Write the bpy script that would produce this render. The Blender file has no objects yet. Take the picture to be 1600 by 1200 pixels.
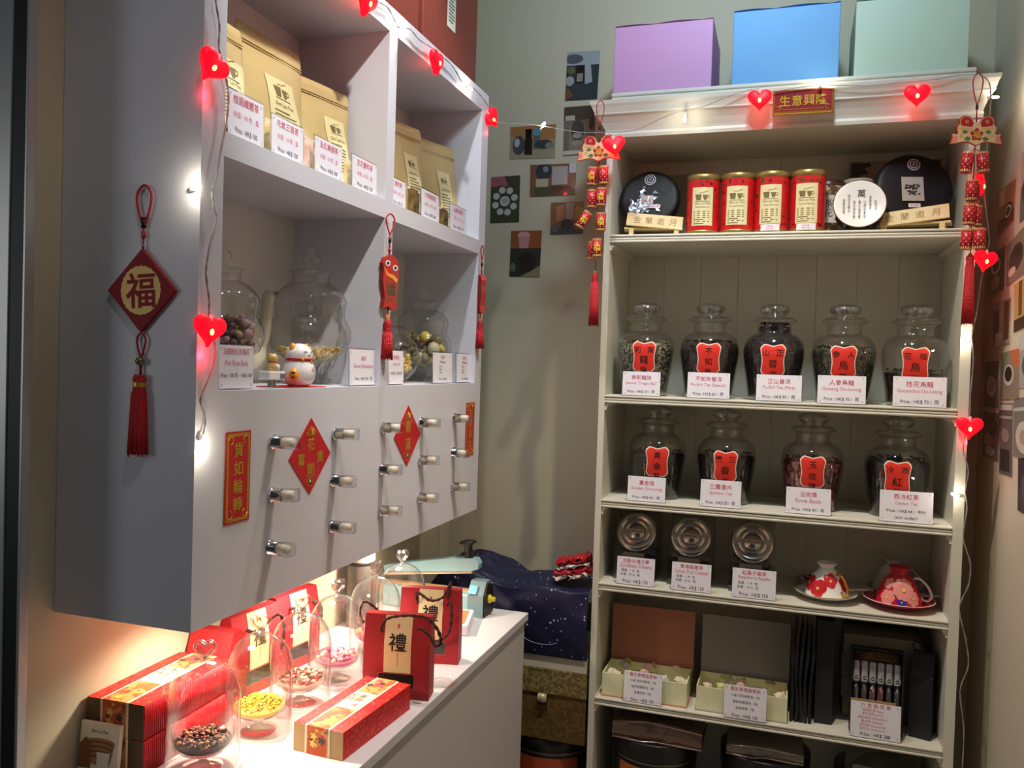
import bpy, bmesh, math, random
from mathutils import Vector, Matrix, noise
R = random.Random(7)
pi = math.pi
SC = bpy.context.scene
COL = SC.collection

# ---------------- camera ----------------
FPX = 1311.668
YAW, PITCH, ROLL = -0.3184, -0.0228, 0.0311
CAM = Vector((0.4794, -2.1959, 1.3787))
_F = Vector((math.sin(YAW)*math.cos(PITCH), math.cos(YAW)*math.cos(PITCH), math.sin(PITCH)))
_r = Vector((math.cos(YAW), -math.sin(YAW), 0)); _u = _r.cross(_F)
_R = math.cos(ROLL)*_r + math.sin(ROLL)*_u
_U = -math.sin(ROLL)*_r + math.cos(ROLL)*_u
cd = bpy.data.cameras.new('camera'); cam = bpy.data.objects.new('camera', cd); COL.objects.link(cam)
cam.matrix_world = Matrix(((_R.x, _U.x, -_F.x, CAM.x), (_R.y, _U.y, -_F.y, CAM.y), (_R.z, _U.z, -_F.z, CAM.z), (0, 0, 0, 1)))
cd.sensor_fit = 'HORIZONTAL'; cd.sensor_width = 36; cd.lens = 36*FPX/1600; cd.clip_start = 0.02
SC.camera = cam

# ---------------- world, lights, exposure ----------------
W = bpy.data.worlds.new('shop_ambience'); SC.world = W; W.use_nodes = True
bg = W.node_tree.nodes['Background']; bg.inputs[0].default_value = (0.80, 0.92, 1.0, 1); bg.inputs[1].default_value = 0.032
SC.view_settings.view_transform = 'Standard'; SC.view_settings.look = 'None'
SC.view_settings.gamma = 1; SC.view_settings.use_curve_mapping = False
SC.view_settings.exposure = -0.12
SC.cycles.transparent_max_bounces = 40
SC.cycles.max_bounces = 8
SC.cycles.sample_clamp_indirect = 6

def lamp(name, kind, loc, energy, color, target=None, parent=None, **kw):
    d = bpy.data.lights.new(name, kind); d.energy = energy; d.color = color
    for k, v in kw.items(): setattr(d, k, v)
    o = bpy.data.objects.new(name, d); COL.objects.link(o); o.location = loc
    if target is not None:
        o.rotation_euler = (Vector(target)-Vector(loc)).to_track_quat('-Z', 'Y').to_euler()
    if parent: o.parent = parent
    return o
WARM = (1.0, 0.80, 0.58); WHITE = (1.0, 0.95, 0.90); COOL = (0.80, 0.92, 1.0)
lamp('ceiling_or_fill_spot', 'SPOT', (0.42, -0.64, 2.62), 76, (1.0, 0.85, 0.65), (0.50, -0.40, 0), spot_size=math.radians(92), spot_blend=0.8, shadow_soft_size=0.02)
lamp('ceiling_or_fill_spot', 'SPOT', (-0.13, -0.64, 2.62), 37, (0.90, 0.94, 1.0), (-0.16, -0.64, 0), spot_size=math.radians(100), spot_blend=0.6, shadow_soft_size=0.02)
lamp('ceiling_or_fill_spot', 'SPOT', (0.24, -1.25, 2.62), 62, (1.0, 0.96, 0.91), (-0.36, -0.84, 1.80), spot_size=math.radians(44), spot_blend=0.85, shadow_soft_size=0.02)
lamp('ceiling_or_fill_spot', 'SPOT', (0.30, -1.80, 2.62), 9, (1.0, 0.95, 0.88), (-0.50, -1.29, 1.35), spot_size=math.radians(50), spot_blend=0.9, shadow_soft_size=0.06)  # added fill spot, lifts the wall strip at the cabinet's near end
lamp('cool_ceiling_light', 'AREA', (0.42, -0.85, 2.69), 7.5, (0.58, 0.80, 1.0), (0.20, 0.31, 2.35), shape='DISK', size=0.22, spread=math.radians(110))
lamp('shop_light', 'AREA', (1.3, -3.6, 2.70), 1.2, COOL, (0.3, 0.0, 1.9), shape='RECTANGLE', size=1.2, size_y=0.6)
lamp('side_panel_fill', 'AREA', (-1.7, -2.6, 1.5), 3.5, (0.97, 0.97, 1.0), (-0.42, -1.23, 1.4), shape='RECTANGLE', size=0.5, size_y=0.8)  # unseen area lamp added to brighten the cabinet's near side panel
for yy in (-1.02, -0.72, -0.40):
    lamp('under_cabinet_spot', 'SPOT', (-0.40, yy, 0.968), 8.5, (1.0, 0.82, 0.64), (-0.41, yy, 0), spot_size=math.radians(150), spot_blend=0.7, shadow_soft_size=0.02)

# ---------------- pixel helpers: a pixel of the photograph seen on a real plane ----------------
def ray(u, v): return _F + _R*((u-800)/FPX) - _U*((v-600)/FPX)
def on(ax, val, u, v):
    d = ray(u, v); i = 'xyz'.index(ax); return CAM + d*((val-CAM[i])/d[i])
def pr(p):
    d = Vector(p)-CAM; z = d.dot(_F); return 800+FPX*d.dot(_R)/z, 600-FPX*d.dot(_U)/z
def fx(u, y, z):
    v = 600
    for _ in range(8): x = on('y', y, u, v).x; v = pr((x, y, z))[1]
    return x
def fy(u, x, z):
    v = 600
    for _ in range(14): y = on('x', x, u, v).y; v = pr((x, y, z))[1]
    return y

# ---------------- materials ----------------
_mc = {}
def srgb(c): return tuple((x/12.92 if x <= 0.04045 else ((x+0.055)/1.055)**2.4) for x in (v/255 for v in c))
def mat(name, c, rough=0.5, metal=0.0, emit=0.0, ecol=None, bump=0.0, bscale=60, spec=0.5, var=0.0, vscale=8, coat=0.0, c2=None, sss=0.0):
    if name in _mc: return _mc[name]
    m = bpy.data.materials.new(name); m.use_nodes = True; nt = m.node_tree; b = nt.nodes['Principled BSDF']
    col = srgb(c)+(1,)
    b.inputs['Base Color'].default_value = col; b.inputs['Roughness'].default_value = rough; b.inputs['Metallic'].default_value = metal
    b.inputs['Specular IOR Level'].default_value = spec; b.inputs['Coat Weight'].default_value = coat
    if emit:
        b.inputs['Emission Color'].default_value = srgb(ecol or c)+(1,); b.inputs['Emission Strength'].default_value = emit
    tc = nt.nodes.new('ShaderNodeTexCoord')
    if bump:
        n = nt.nodes.new('ShaderNodeTexNoise'); n.inputs['Scale'].default_value = bscale; n.inputs['Detail'].default_value = 4
        bp = nt.nodes.new('ShaderNodeBump'); bp.inputs['Strength'].default_value = bump; bp.inputs['Distance'].default_value = 0.004
        nt.links.new(tc.outputs['Object'], n.inputs['Vector']); nt.links.new(n.outputs['Fac'], bp.inputs['Height']); nt.links.new(bp.outputs['Normal'], b.inputs['Normal'])
    if var or c2:
        n = nt.nodes.new('ShaderNodeTexNoise'); n.inputs['Scale'].default_value = vscale; n.inputs['Detail'].default_value = 5
        rp = nt.nodes.new('ShaderNodeValToRGB'); e = rp.color_ramp.elements
        e[0].position = 0.35; e[1].position = 0.65
        e[0].color = (srgb(c2)+(1,)) if c2 else tuple(x*(1-var) for x in col[:3])+(1,); e[1].color = col
        nt.links.new(tc.outputs['Object'], n.inputs['Vector']); nt.links.new(n.outputs['Fac'], rp.inputs['Fac']); nt.links.new(rp.outputs['Color'], b.inputs['Base Color'])
    _mc[name] = m; return m
def glass(name, tint=(0.97, 0.98, 0.97), edge=0.6, base=0.05, power=3.0, rough=0.02, dark=0.42):
    if name in _mc: return _mc[name]
    m = bpy.data.materials.new(name); m.use_nodes = True; nt = m.node_tree; nt.nodes.clear()
    out = nt.nodes.new('ShaderNodeOutputMaterial'); mx = nt.nodes.new('ShaderNodeMixShader')
    t = nt.nodes.new('ShaderNodeBsdfTransparent'); t.inputs[0].default_value = tint+(1,)
    g = nt.nodes.new('ShaderNodeBsdfGlossy'); g.inputs['Roughness'].default_value = rough; g.inputs['Color'].default_value = (0.95, 0.97, 0.96, 1)
    lw = nt.nodes.new('ShaderNodeLayerWeight'); lw.inputs['Blend'].default_value = 0.5
    p = nt.nodes.new('ShaderNodeMath'); p.operation = 'POWER'; p.inputs[1].default_value = power
    ml = nt.nodes.new('ShaderNodeMath'); ml.operation = 'MULTIPLY_ADD'; ml.inputs[1].default_value = edge; ml.inputs[2].default_value = base
    p2 = nt.nodes.new('ShaderNodeMath'); p2.operation = 'POWER'; p2.inputs[1].default_value = power*1.3
    mc = nt.nodes.new('ShaderNodeMix'); mc.data_type = 'RGBA'; mc.inputs['A'].default_value = tint+(1,); mc.inputs['B'].default_value = tuple(c*dark for c in tint)+(1,)
    nt.links.new(lw.outputs['Facing'], p2.inputs[0]); nt.links.new(p2.outputs[0], mc.inputs['Factor']); nt.links.new(mc.outputs['Result'], t.inputs[0])
    nt.links.new(lw.outputs['Facing'], p.inputs[0]); nt.links.new(p.outputs[0], ml.inputs[0]); nt.links.new(ml.outputs[0], mx.inputs[0])
    nt.links.new(t.outputs[0], mx.inputs[1]); nt.links.new(g.outputs[0], mx.inputs[2]); nt.links.new(mx.outputs[0], out.inputs[0])
    _mc[name] = m; return m
def speck(name, c, c2, scale=200, thr=0.5, rough=0.8, bump=0.6):
    """two-tone voronoi grain, for tea leaves, gold pattern paper, starry cloth"""
    if name in _mc: return _mc[name]
    m = mat(name, c, rough, spec=0.25); nt = m.node_tree; b = nt.nodes['Principled BSDF']
    tc = nt.nodes.new('ShaderNodeTexCoord'); vo = nt.nodes.new('ShaderNodeTexVoronoi'); vo.inputs['Scale'].default_value = scale
    rp = nt.nodes.new('ShaderNodeValToRGB'); e = rp.color_ramp.elements
    e[0].color = srgb(c)+(1,); e[1].color = srgb(c2)+(1,); e[0].position = thr-0.1; e[1].position = thr+0.1
    sep = nt.nodes.new('ShaderNodeSeparateColor')
    nt.links.new(tc.outputs['Object'], vo.inputs['Vector']); nt.links.new(vo.outputs['Color'], sep.inputs[0])
    nt.links.new(sep.outputs[0], rp.inputs['Fac']); nt.links.new(rp.outputs['Color'], b.inputs['Base Color'])
    if bump:
        bp = nt.nodes.new('ShaderNodeBump'); bp.inputs['Strength'].default_value = bump; bp.inputs['Distance'].default_value = 0.003; bp.invert = True
        nt.links.new(vo.outputs['Distance'], bp.inputs['Height']); nt.links.new(bp.outputs['Normal'], b.inputs['Normal'])
    return m

M_WALL = mat('wall_paint', (188, 180, 155), 0.75, bump=0.25, bscale=7, spec=0.3)
M_WALLR = mat('right_wall_paint', (208, 198, 178), 0.6, bump=0.5, bscale=5, spec=0.3)
M_CEIL = mat('ceiling_paint', (225, 225, 222), 0.8)
M_FLOOR = mat('floor_tile', (150, 145, 138), 0.4, var=0.15, vscale=3)
M_CAB = mat('white_laminate', (214, 215, 223), 0.42, spec=0.4)
M_CABI = mat('white_laminate_inside', (222, 218, 216), 0.5, spec=0.3)
M_SHELF = mat('cream_shelf_paint', (217, 214, 198), 0.45, bump=0.05, bscale=30)
M_COUNTER = mat('white_counter', (225, 224, 228), 0.3)
M_STEEL = mat('brushed_steel', (176, 178, 178), 0.38, 0.6)
M_BLACK = mat('black_gasket', (14, 14, 14), 0.5)
M_CHROME = mat('chrome', (215, 215, 218), 0.08, 1.0)
M_IVORY = mat('ivory_core', (238, 230, 205), 0.4)
M_GLASS = glass('clear_glass', edge=0.7, base=0.075, power=2.6, dark=0.35)
M_GLASSL = glass('thick_lid_glass', (0.88, 0.89, 0.87), 0.7, 0.13, 2.0, 0.03, 0.45)
M_GLASSD = glass('dome_glass', (0.985, 0.985, 0.98), 0.85, 0.06, 2.4, 0.015, 0.6)
M_ACRYL = glass('clear_acrylic', (0.93, 0.94, 0.97), 0.5, 0.06, 2.5, 0.03)
M_PAPER = mat('white_paper', (236, 234, 242), 0.55)
M_INKR = mat('pink_red_ink', (205, 70, 100), 0.6)
M_INKP = mat('pink_ink', (222, 120, 150), 0.6)
M_INKK = mat('grey_ink', (70, 68, 75), 0.6)
M_INKB = mat('black_ink', (22, 18, 18), 0.6)
M_RED = mat('red_card', (196, 24, 28), 0.5)
M_REDJ = mat('red_jar_label', (226, 52, 38), 0.5)
M_REDD = mat('deep_red_card', (150, 20, 26), 0.55)
M_GOLD = mat('gold_foil', (214, 172, 60), 0.35, 0.55)
M_GOLDP = mat('gold_print', (222, 188, 70), 0.45, 0.2)
M_CORD = mat('red_cord', (178, 24, 34), 0.6, bump=0.4, bscale=400)
M_TASSEL = mat('red_tassel_silk', (190, 18, 30), 0.5, bump=0.8, bscale=300)
M_KRAFT = mat('kraft_paper', (206, 182, 124), 0.42, var=0.10, vscale=12, bump=0.15, bscale=25)
M_CREAM = mat('cream_paper', (236, 222, 170), 0.55)
M_LABELP = mat('pale_yellow_label', (228, 218, 164), 0.5)
M_WOOD = mat('pale_wood', (226, 206, 150), 0.5, c2=(205, 178, 120), vscale=18)
M_ROPE = mat('brown_rope', (74, 44, 34), 0.7, bump=0.8, bscale=500)
M_PORC = mat('white_porcelain', (240, 238, 232), 0.18, coat=0.5)
M_GILT = mat('gilt', (205, 150, 60), 0.2, 0.9)

# ---------------- mesh builder ----------------
RX90 = Matrix.Rotation(pi/2, 4, 'X')
def T(x=0, y=0, z=0): return Matrix.Translation((x, y, z))
def RZ(a): return Matrix.Rotation(a, 4, 'Z')
def RX(a): return Matrix.Rotation(a, 4, 'X')
def RY(a): return Matrix.Rotation(a, 4, 'Y')
_tc = {}
def textgeo(s, bold=0.0, space=1.0):
    k = (s, bold, space)
    if k in _tc: return _tc[k]
    cu = bpy.data.curves.new('t', 'FONT'); cu.body = s; cu.align_x = 'CENTER'; cu.align_y = 'CENTER'; cu.size = 1; cu.offset = bold; cu.resolution_u = 2; cu.space_line = space
    o = bpy.data.objects.new('t', cu); COL.objects.link(o)
    me = bpy.data.meshes.new_from_object(o.evaluated_get(bpy.context.evaluated_depsgraph_get()))
    vs = [tuple(v.co) for v in me.vertices]; fs = [tuple(p.vertices) for p in me.polygons]
    bpy.data.objects.remove(o); bpy.data.curves.remove(cu); bpy.data.meshes.remove(me)
    if vs:
        x0 = min(v[0] for v in vs); x1 = max(v[0] for v in vs); y0 = min(v[1] for v in vs); y1 = max(v[1] for v in vs)
        vs = [(v[0]-(x0+x1)/2, v[1]-(y0+y1)/2, 0) for v in vs]; _tc[k] = (vs, fs, x1-x0, y1-y0)
    else: _tc[k] = ([], [], 1, 1)
    return _tc[k]

class MB:
    def __init__(s): s.v = []; s.f = []; s.m = []; s.s = []; s.M = Matrix()
    def add(s, vs, fs, m=0, smooth=False, M=None):
        b = len(s.v); X = s.M @ M if M is not None else s.M
        s.v += [X @ Vector(p) for p in vs]
        for f in fs: s.f.append([b+i for i in f]); s.m.append(m); s.s.append(smooth)
        return s
    def box(s, x0, y0, z0, x1, y1, z1, m=0, M=None, bev=0):
        vs = [(x0, y0, z0), (x1, y0, z0), (x1, y1, z0), (x0, y1, z0), (x0, y0, z1), (x1, y0, z1), (x1, y1, z1), (x0, y1, z1)]
        fs = [(3, 2, 1, 0), (4, 5, 6, 7), (0, 1, 5, 4), (1, 2, 6, 5), (2, 3, 7, 6), (3, 0, 4, 7)]
        if bev:
            bm = bmesh.new(); q = [bm.verts.new(p) for p in vs]
            for f in fs: bm.faces.new([q[i] for i in f])
            bmesh.ops.bevel(bm, geom=bm.edges[:], offset=bev, segments=2, profile=0.5, affect='EDGES')
            bm.verts.index_update(); vs = [tuple(v.co) for v in bm.verts]; fs = [tuple(v.index for v in f.verts) for f in bm.faces]; bm.free()
        return s.add(vs, fs, m, False, M)
    def lathe(s, prof, seg=28, m=0, M=None, smooth=True, a0=0, a1=2*pi, sx=1, sy=1):
        vs = []; fs = []; full = abs(a1-a0-2*pi) < 1e-6; n = seg if full else seg+1
        idx = []
        for r, z in prof:
            if r < 1e-6: idx.append([len(vs)]*n); vs.append((0, 0, z))
            else:
                idx.append(list(range(len(vs), len(vs)+n)))
                for i in range(n):
                    a = a0+(a1-a0)*i/seg; vs.append((r*sx*math.cos(a), r*sy*math.sin(a), z))
        for k in range(len(prof)-1):
            A, B = idx[k], idx[k+1]
            for i in range(seg):
                j = (i+1) % n
                q = [A[i], A[j], B[j], B[i]]; u = []
                for t in q:
                    if t not in u: u.append(t)
                if len(u) >= 3: fs.append(u)
        return s.add(vs, fs, m, smooth, M)
    def tube(s, pts, r, seg=6, m=0, M=None, closed=False, cap=True):
        P = [Vector(p) for p in pts]; n = len(P); vs = []; fs = []; nrm = None
        rr = r if isinstance(r, (list, tuple)) else [r]*n
        for i, p in enumerate(P):
            a = P[i-1] if (i or closed) else p; b = P[(i+1) % n] if (i < n-1 or closed) else p
            t = (b-a).normalized() if (b-a).length > 1e-9 else Vector((0, 0, 1))
            if nrm is None: nrm = t.orthogonal().normalized()
            nrm = (nrm-t*nrm.dot(t)); nrm = nrm.normalized() if nrm.length > 1e-6 else t.orthogonal().normalized()
            bn = t.cross(nrm)
            for k in range(seg):
                a_ = 2*pi*k/seg; vs.append(tuple(p+nrm*(rr[i]*math.cos(a_))+bn*(rr[i]*math.sin(a_))))
        for i in range(n if closed else n-1):
            j = (i+1) % n
            for k in range(seg): fs.append((i*seg+k, i*seg+(k+1) % seg, j*seg+(k+1) % seg, j*seg+k))
        if cap and not closed: fs.append(tuple(range(seg-1, -1, -1))); fs.append(tuple((n-1)*seg+k for k in range(seg)))
        return s.add(vs, fs, m, True, M)
    def prism(s, poly, z0, z1, m=0, M=None, smooth=False, ms=None):
        n = len(poly); vs = [(a, b, z0) for a, b in poly]+[(a, b, z1) for a, b in poly]
        s.add(vs, [tuple(range(n-1, -1, -1)), tuple(range(n, 2*n))], m, False, M)
        return s.add(vs, [(i, (i+1) % n, n+(i+1) % n, n+i) for i in range(n)], m if ms is None else ms, smooth, M)
    def flat(s, poly, m=0, M=None): return s.add([(a, b, 0) for a, b in poly], [tuple(range(len(poly)))], m, False, M)
    def rect(s, x0, y0, x1, y1, m=0, M=None): return s.flat([(x0, y0), (x1, y0), (x1, y1), (x0, y1)], m, M)
    def disc(s, x, y, r, m=0, M=None, n=20, ry=None): return s.flat([(x+r*math.cos(2*pi*i/n), y+(ry or r)*math.sin(2*pi*i/n)) for i in range(n)], m, M)
    def ell(s, c, rad, m=0, M=None, seg=14, rings=8, rot=None):
        prof = [(math.sin(pi*i/rings), -math.cos(pi*i/rings)) for i in range(rings+1)]
        prof[0] = (0, -1); prof[-1] = (0, 1)
        X = T(*c) @ (rot or Matrix()) @ Matrix.Diagonal((rad[0], rad[1], rad[2], 1))
        return s.lathe(prof, seg, m, (M @ X) if M is not None else X)
    def text(s, t, h, m=0, M=None, bold=0.0, w=None, space=1.0, fn=None, ox=0, oy=0):
        """h: height of the block; w: max width"""
        vs, fs, tw, th = textgeo(t, bold, space)
        k = h/th; kx = k
        if w and tw*k > w: kx = w/tw
        vs = [(ox+x*kx, oy+y*k, 0) for x, y, _ in vs]
        if fn: vs = [fn(x, y) for x, y, _ in vs]
        return s.add(vs, fs, m, False, M)
    def grid(s, nu, nv, fn, m=0, M=None, smooth=True):
        vs = [fn(i/nu, j/nv) for j in range(nv+1) for i in range(nu+1)]
        fs = [(j*(nu+1)+i, j*(nu+1)+i+1, (j+1)*(nu+1)+i+1, (j+1)*(nu+1)+i) for j in range(nv) for i in range(nu)]
        return s.add(vs, fs, m, smooth, M)
    def bits(s, n, fn, size, ms, flatten=1.0, seg=5, rings=3):
        for _ in range(n):
            p = fn(); k = size*R.uniform(0.6, 1.3)
            s.ell(p, (k, k*R.uniform(0.6, 1.0), k*R.uniform(0.5, 1.0)*flatten), R.choice(ms), seg=seg, rings=rings, rot=Matrix.Rotation(R.uniform(0, 6.28), 4, Vector((R.uniform(-1, 1), R.uniform(-1, 1), R.uniform(-1, 1)))))
        return s
    def mesh(s, name, mats, fixn=True):
        me = bpy.data.meshes.new(name); me.from_pydata([tuple(v) for v in s.v], [], s.f)
        for m in mats: me.materials.append(m)
        me.polygons.foreach_set('material_index', s.m); me.polygons.foreach_set('use_smooth', s.s); me.update()
        return me
    def build(s, name, mats, parent=None, loc=None):
        if not isinstance(mats, (list, tuple)): mats = [mats]
        o = bpy.data.objects.new(name, s.mesh(name, mats)); COL.objects.link(o)
        if parent: o.parent = parent
        if loc: o.location = loc
        return o

def tag(o, label, cat, group=None, kind=None):
    o['label'] = label; o['category'] = cat
    if group: o['group'] = group
    if kind: o['kind'] = kind
    return o
def thing(name, label, cat, loc, rz=0, group=None, rot=None):
    o = bpy.data.objects.new(name, None); COL.objects.link(o); o.empty_display_size = 0.02
    o.location = loc; o.rotation_euler = rot if rot else (0, 0, rz)
    return tag(o, label, cat, group)
def struct(name, mb, m):
    o = mb.build(name, m); o['kind'] = 'structure'; return o
def dup(root, loc, rz=None, label=None, rot=None):
    r = root.copy(); COL.objects.link(r); r.location = loc
    if rz is not None: r.rotation_euler = (0, 0, rz)
    if rot: r.rotation_euler = rot
    if label: r['label'] = label
    for ch in list(root.children):
        c = ch.copy(); COL.objects.link(c); c.parent = r
        for g in list(ch.children):
            d = g.copy(); COL.objects.link(d); d.parent = c
    return r
def smooth_path(pts, n=6):
    P = [Vector(p) for p in pts]; out = []
    for i in range(len(P)-1):
        a = P[max(i-1, 0)]; b = P[i]; c = P[i+1]; d = P[min(i+2, len(P)-1)]
        for k in range(n):
            t = k/n
            out.append(0.5*((2*b)+(c-a)*t+(2*a-5*b+4*c-d)*t*t+(3*b-a-3*c+d)*t**3))
    out.append(P[-1]); return out
def heart2d(w, n=28):
    pts = []
    for i in range(n):
        t = 2*pi*i/n
        pts.append((16*math.sin(t)**3, 13*math.cos(t)-5*math.cos(2*t)-2*math.cos(3*t)-math.cos(4*t)))
    return [(x*w/32, (y+2)*w/32) for x, y in pts]
# ================= the room =================
XW, YB, XR, ZC = -0.546, 0.31, 0.962, 2.72
struct('floor', MB().box(-0.62, -3.4, -0.05, 2.6, 0.38, 0), M_FLOOR)
struct('ceiling', MB().box(-0.62, -2.9, ZC, 1.05, 0.38, ZC+0.06), M_CEIL)
struct('wall_left', MB().box(XW-0.07, -1.2985, 0, XW, YB, ZC), M_WALL)
struct('wall_back', MB().box(XW-0.07, YB, 0, XR+0.07, YB+0.07, ZC), M_WALL)
struct('wall_right', MB().box(XR, -1.2, 0, XR+0.07, YB, ZC), M_WALLR)
struct('trim_1', MB().box(-0.66, -1.315, 0, -0.545, -1.300, ZC, 0, bev=0.001).box(-0.545, -1.313, 0, -0.5197, -1.300, ZC, 1).box(-0.5197, -1.315, 0, -0.5151, -1.300, ZC, 0, bev=0.0008), [M_STEEL, M_BLACK])
struct('trim_2', MB().box(XW, 0.225, 0, XW+0.012, 0.285, ZC, bev=0.002).box(XW, 0.25, 0, XW+0.018, 0.26, ZC), M_WALL)

# ================= wall cabinet =================
XC, Y0, Y1, ZB, ZT = -0.3009, -1.2278, -0.0974, 0.9903, 2.0863
YLO, YD0, YD1, YRO = -1.1789, -0.675, -0.640, -0.143
ZLOW, ZMID, ZSH, ZUT, XB = 1.3281, 1.6654, 1.7010, 2.037, -0.5096
cab = thing('wall_cabinet', 'white wall cabinet with open cubbies above a panel of crystal knobs', 'cabinet', (0, 0, 0))
MB().box(XW+0.001, Y0, ZB, XC, Y0+0.018, ZT).build('side_panel', M_CAB, cab)
MB().box(XW+0.001, Y1-0.018, ZB, XC, Y1, ZT).build('side_panel', M_CAB, cab)
MB().box(XW+0.001, Y0+0.018, ZB, XC, Y1-0.018, ZB+0.018).build('bottom_panel', M_CAB, cab)
MB().box(XW+0.001, Y0+0.018, ZUT, XC, Y1-0.018, ZT).build('top_panel', M_CAB, cab)
MB().box(XW+0.001, Y0+0.018, ZB+0.018, XB, Y1-0.018, ZUT).build('back_panel', M_CABI, cab)
MB().box(XB, Y0+0.018, ZLOW, XC, YLO, ZUT).build('stile', M_CAB, cab)
MB().box(XB, YRO, ZLOW, XC, Y1-0.018, ZUT).build('stile', M_CAB, cab)
MB().box(XB, YD0, ZLOW, XC, YD1, ZUT).build('divider', M_CAB, cab)
for a, b in ((YLO, YD0), (YD1, YRO)):
    MB().box(XB, a, ZMID, XC, b, ZSH).build('shelf', M_CAB, cab)
    MB().box(XB, a, ZLOW-0.02, XC-0.0181, b, ZLOW).build('cubby_floor', M_CAB, cab)
MB().box(XC-0.018, Y0+0.018, ZB+0.018, XC, Y1-0.018, ZLOW).build('front_panel', M_CAB, cab)
# crystal knobs
kb = MB().lathe([(0, -0.002), (0.0125, -0.002), (0.0125, 0.002), (0.0105, 0.003), (0.0105, 0.016), (0, 0.016)], 20, 0)
kb_me = None
M_DARKCH = mat('dark_chrome', (120, 118, 118), 0.1, 1.0)
def knob(y, z):
    global kb_me
    if kb_me is None:
        a = MB().lathe([(0, 0), (0.0125, 0), (0.0125, 0.003), (0.0105, 0.004), (0.0105, 0.017), (0, 0.017)], 20).mesh('knob', [M_CHROME])
        b = MB().box(-0.010, -0.010, 0.017, 0.010, 0.010, 0.045, bev=0.0015).mesh('crystal_cap', [M_ACRYL])
        c = MB().lathe([(0, 0.018), (0.0078, 0.018), (0.0078, 0.036), (0, 0.036)], 14).mesh('ivory_core', [M_IVORY])
        kb_me = (a, b, c)
    k = bpy.data.objects.new('knob', kb_me[0]); COL.objects.link(k); k.parent = cab; k.location = (XC, y, z); k.rotation_euler = (R.uniform(-0.4, 0.4), pi/2, 0)
    for nm, me in (('crystal_cap', kb_me[1]), ('ivory_core', kb_me[2])):
        c = bpy.data.objects.new(nm, me); COL.objects.link(c); c.parent = k
for y in (-1.0425, -0.851, -0.661, -0.474, -0.2775):
    for z in (1.2435, 1.159, 1.0745): knob(y, z)
M_LED = mat('warm_led', (255, 225, 180), 0.4, emit=12, ecol=(255, 220, 170))
for yy in (-1.02, -0.72, -0.40):
    p = MB().lathe([(0.03, 0), (0.03, -0.012), (0.024, -0.013)], 20).build('puck_lamp', M_STEEL, cab, (-0.40, yy, ZB))
    MB().lathe([(0.024, -0.0125), (0, -0.0125)], 20).build('lens', M_LED, p)

# ================= bookcase =================
SZ = [1.7306, 1.307, 1.0289, 0.806, 0.4977, 0.15]
XA, XZ, YK = 0.0, 0.88, 0.285
bc = thing('bookcase', 'tall cream bookcase with moulded crown and bracketed shelves in the corner', 'bookcase', (0, 0, 0))
MB().box(XA, 0, 0, 0.0165, 0.305, 1.99).build('side_panel', M_SHELF, bc)
MB().box(0.857, 0, 0, XZ, 0.305, 1.99).build('side_panel', M_SHELF, bc)
b = MB().box(0.0165, 0.29, 0, 0.857, 0.305, 1.99)
for i in range(8):
    x = 0.0165+0.105*i; b.box(x+0.0006, YK+0.0035, 0.02, min(x+0.1044, 0.857), 0.29, 1.98, bev=0.0009)
b.build('back_panel', M_SHELF, bc)
for z in SZ:
    MB().box(0.0165, 0.006, z-0.022, 0.857, YK, z).box(0.0165, -0.003, z-0.006, 0.857, 0.006, z, bev=0.002).box(0.0165, -0.001, z-0.0135, 0.857, 0.006, z-0.0075, bev=0.002).box(0.0165, -0.003, z-0.021, 0.857, 0.006, z-0.015, bev=0.002).build('shelf', M_SHELF, bc)
    cl = [(0, 0), (0.0125, 0), (0.0115, -0.004), (0.009, -0.008), (0.005, -0.011), (0.005, -0.018), (0, -0.018)]
    for sgn, x in ((1, 0.0165), (-1, 0.857)):
        MB().prism([(x+sgn*a, bb+z-0.0225) for a, bb in cl], -0.003, -YK, 0, RX90).build('shelf_bracket', M_SHELF, bc)
MB().box(0.0165, 0.02, 0, 0.857, 0.04, 0.128).build('plinth', M_SHELF, bc)
prof = [(0.000, 1.985), (0.004, 1.985), (0.006, 1.993), (0.004, 2.000), (0.006, 2.006), (0.014, 2.022), (0.024, 2.036), (0.030, 2.040), (0.030, 2.044), (0.036, 2.058), (0.040, 2.064), (0.042, 2.073), (0.0, 2.073)]
vs = []
for e, z in prof: vs += [(XA-e, -e, z), (XZ+e*0.75, -e, z), (XZ+e*0.75, 0.305, z), (XA-e, 0.305, z)]
n = len(prof)
fs = [(k*4+i, k*4+(i+1) % 4, k*4+4+(i+1) % 4, k*4+4+i) for k in range(n-1) for i in range(4)]+[(0, 3, 2, 1), tuple((n-1)*4+i for i in range(4))]
MB().add(vs, fs).build('crown_moulding', M_SHELF, bc)
MB().box(0.012, -0.026, 2.073, 0.862, 0.30, 2.081, bev=0.002).box(0.014, -0.023, 2.081, 0.860, 0.30, 2.085).box(0.012, -0.027, 2.085, 0.862, 0.30, 2.095, bev=0.003).build('top_board', M_SHELF, bc)

# ================= counter =================
ct = thing('counter', 'white counter under the wall cabinet with its near end out of frame', 'counter', (0, 0, 0))
MB().box(XW+0.001, -1.285, 0.7115, -0.146, -0.102, 0.7315, bev=0.0015).build('worktop', M_COUNTER, ct)
MB().box(XW+0.001, -1.28, 0, -0.154, -0.108, 0.7115).build('cupboard', mat('grey_white_laminate', (205, 204, 206), 0.5), ct)

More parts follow.
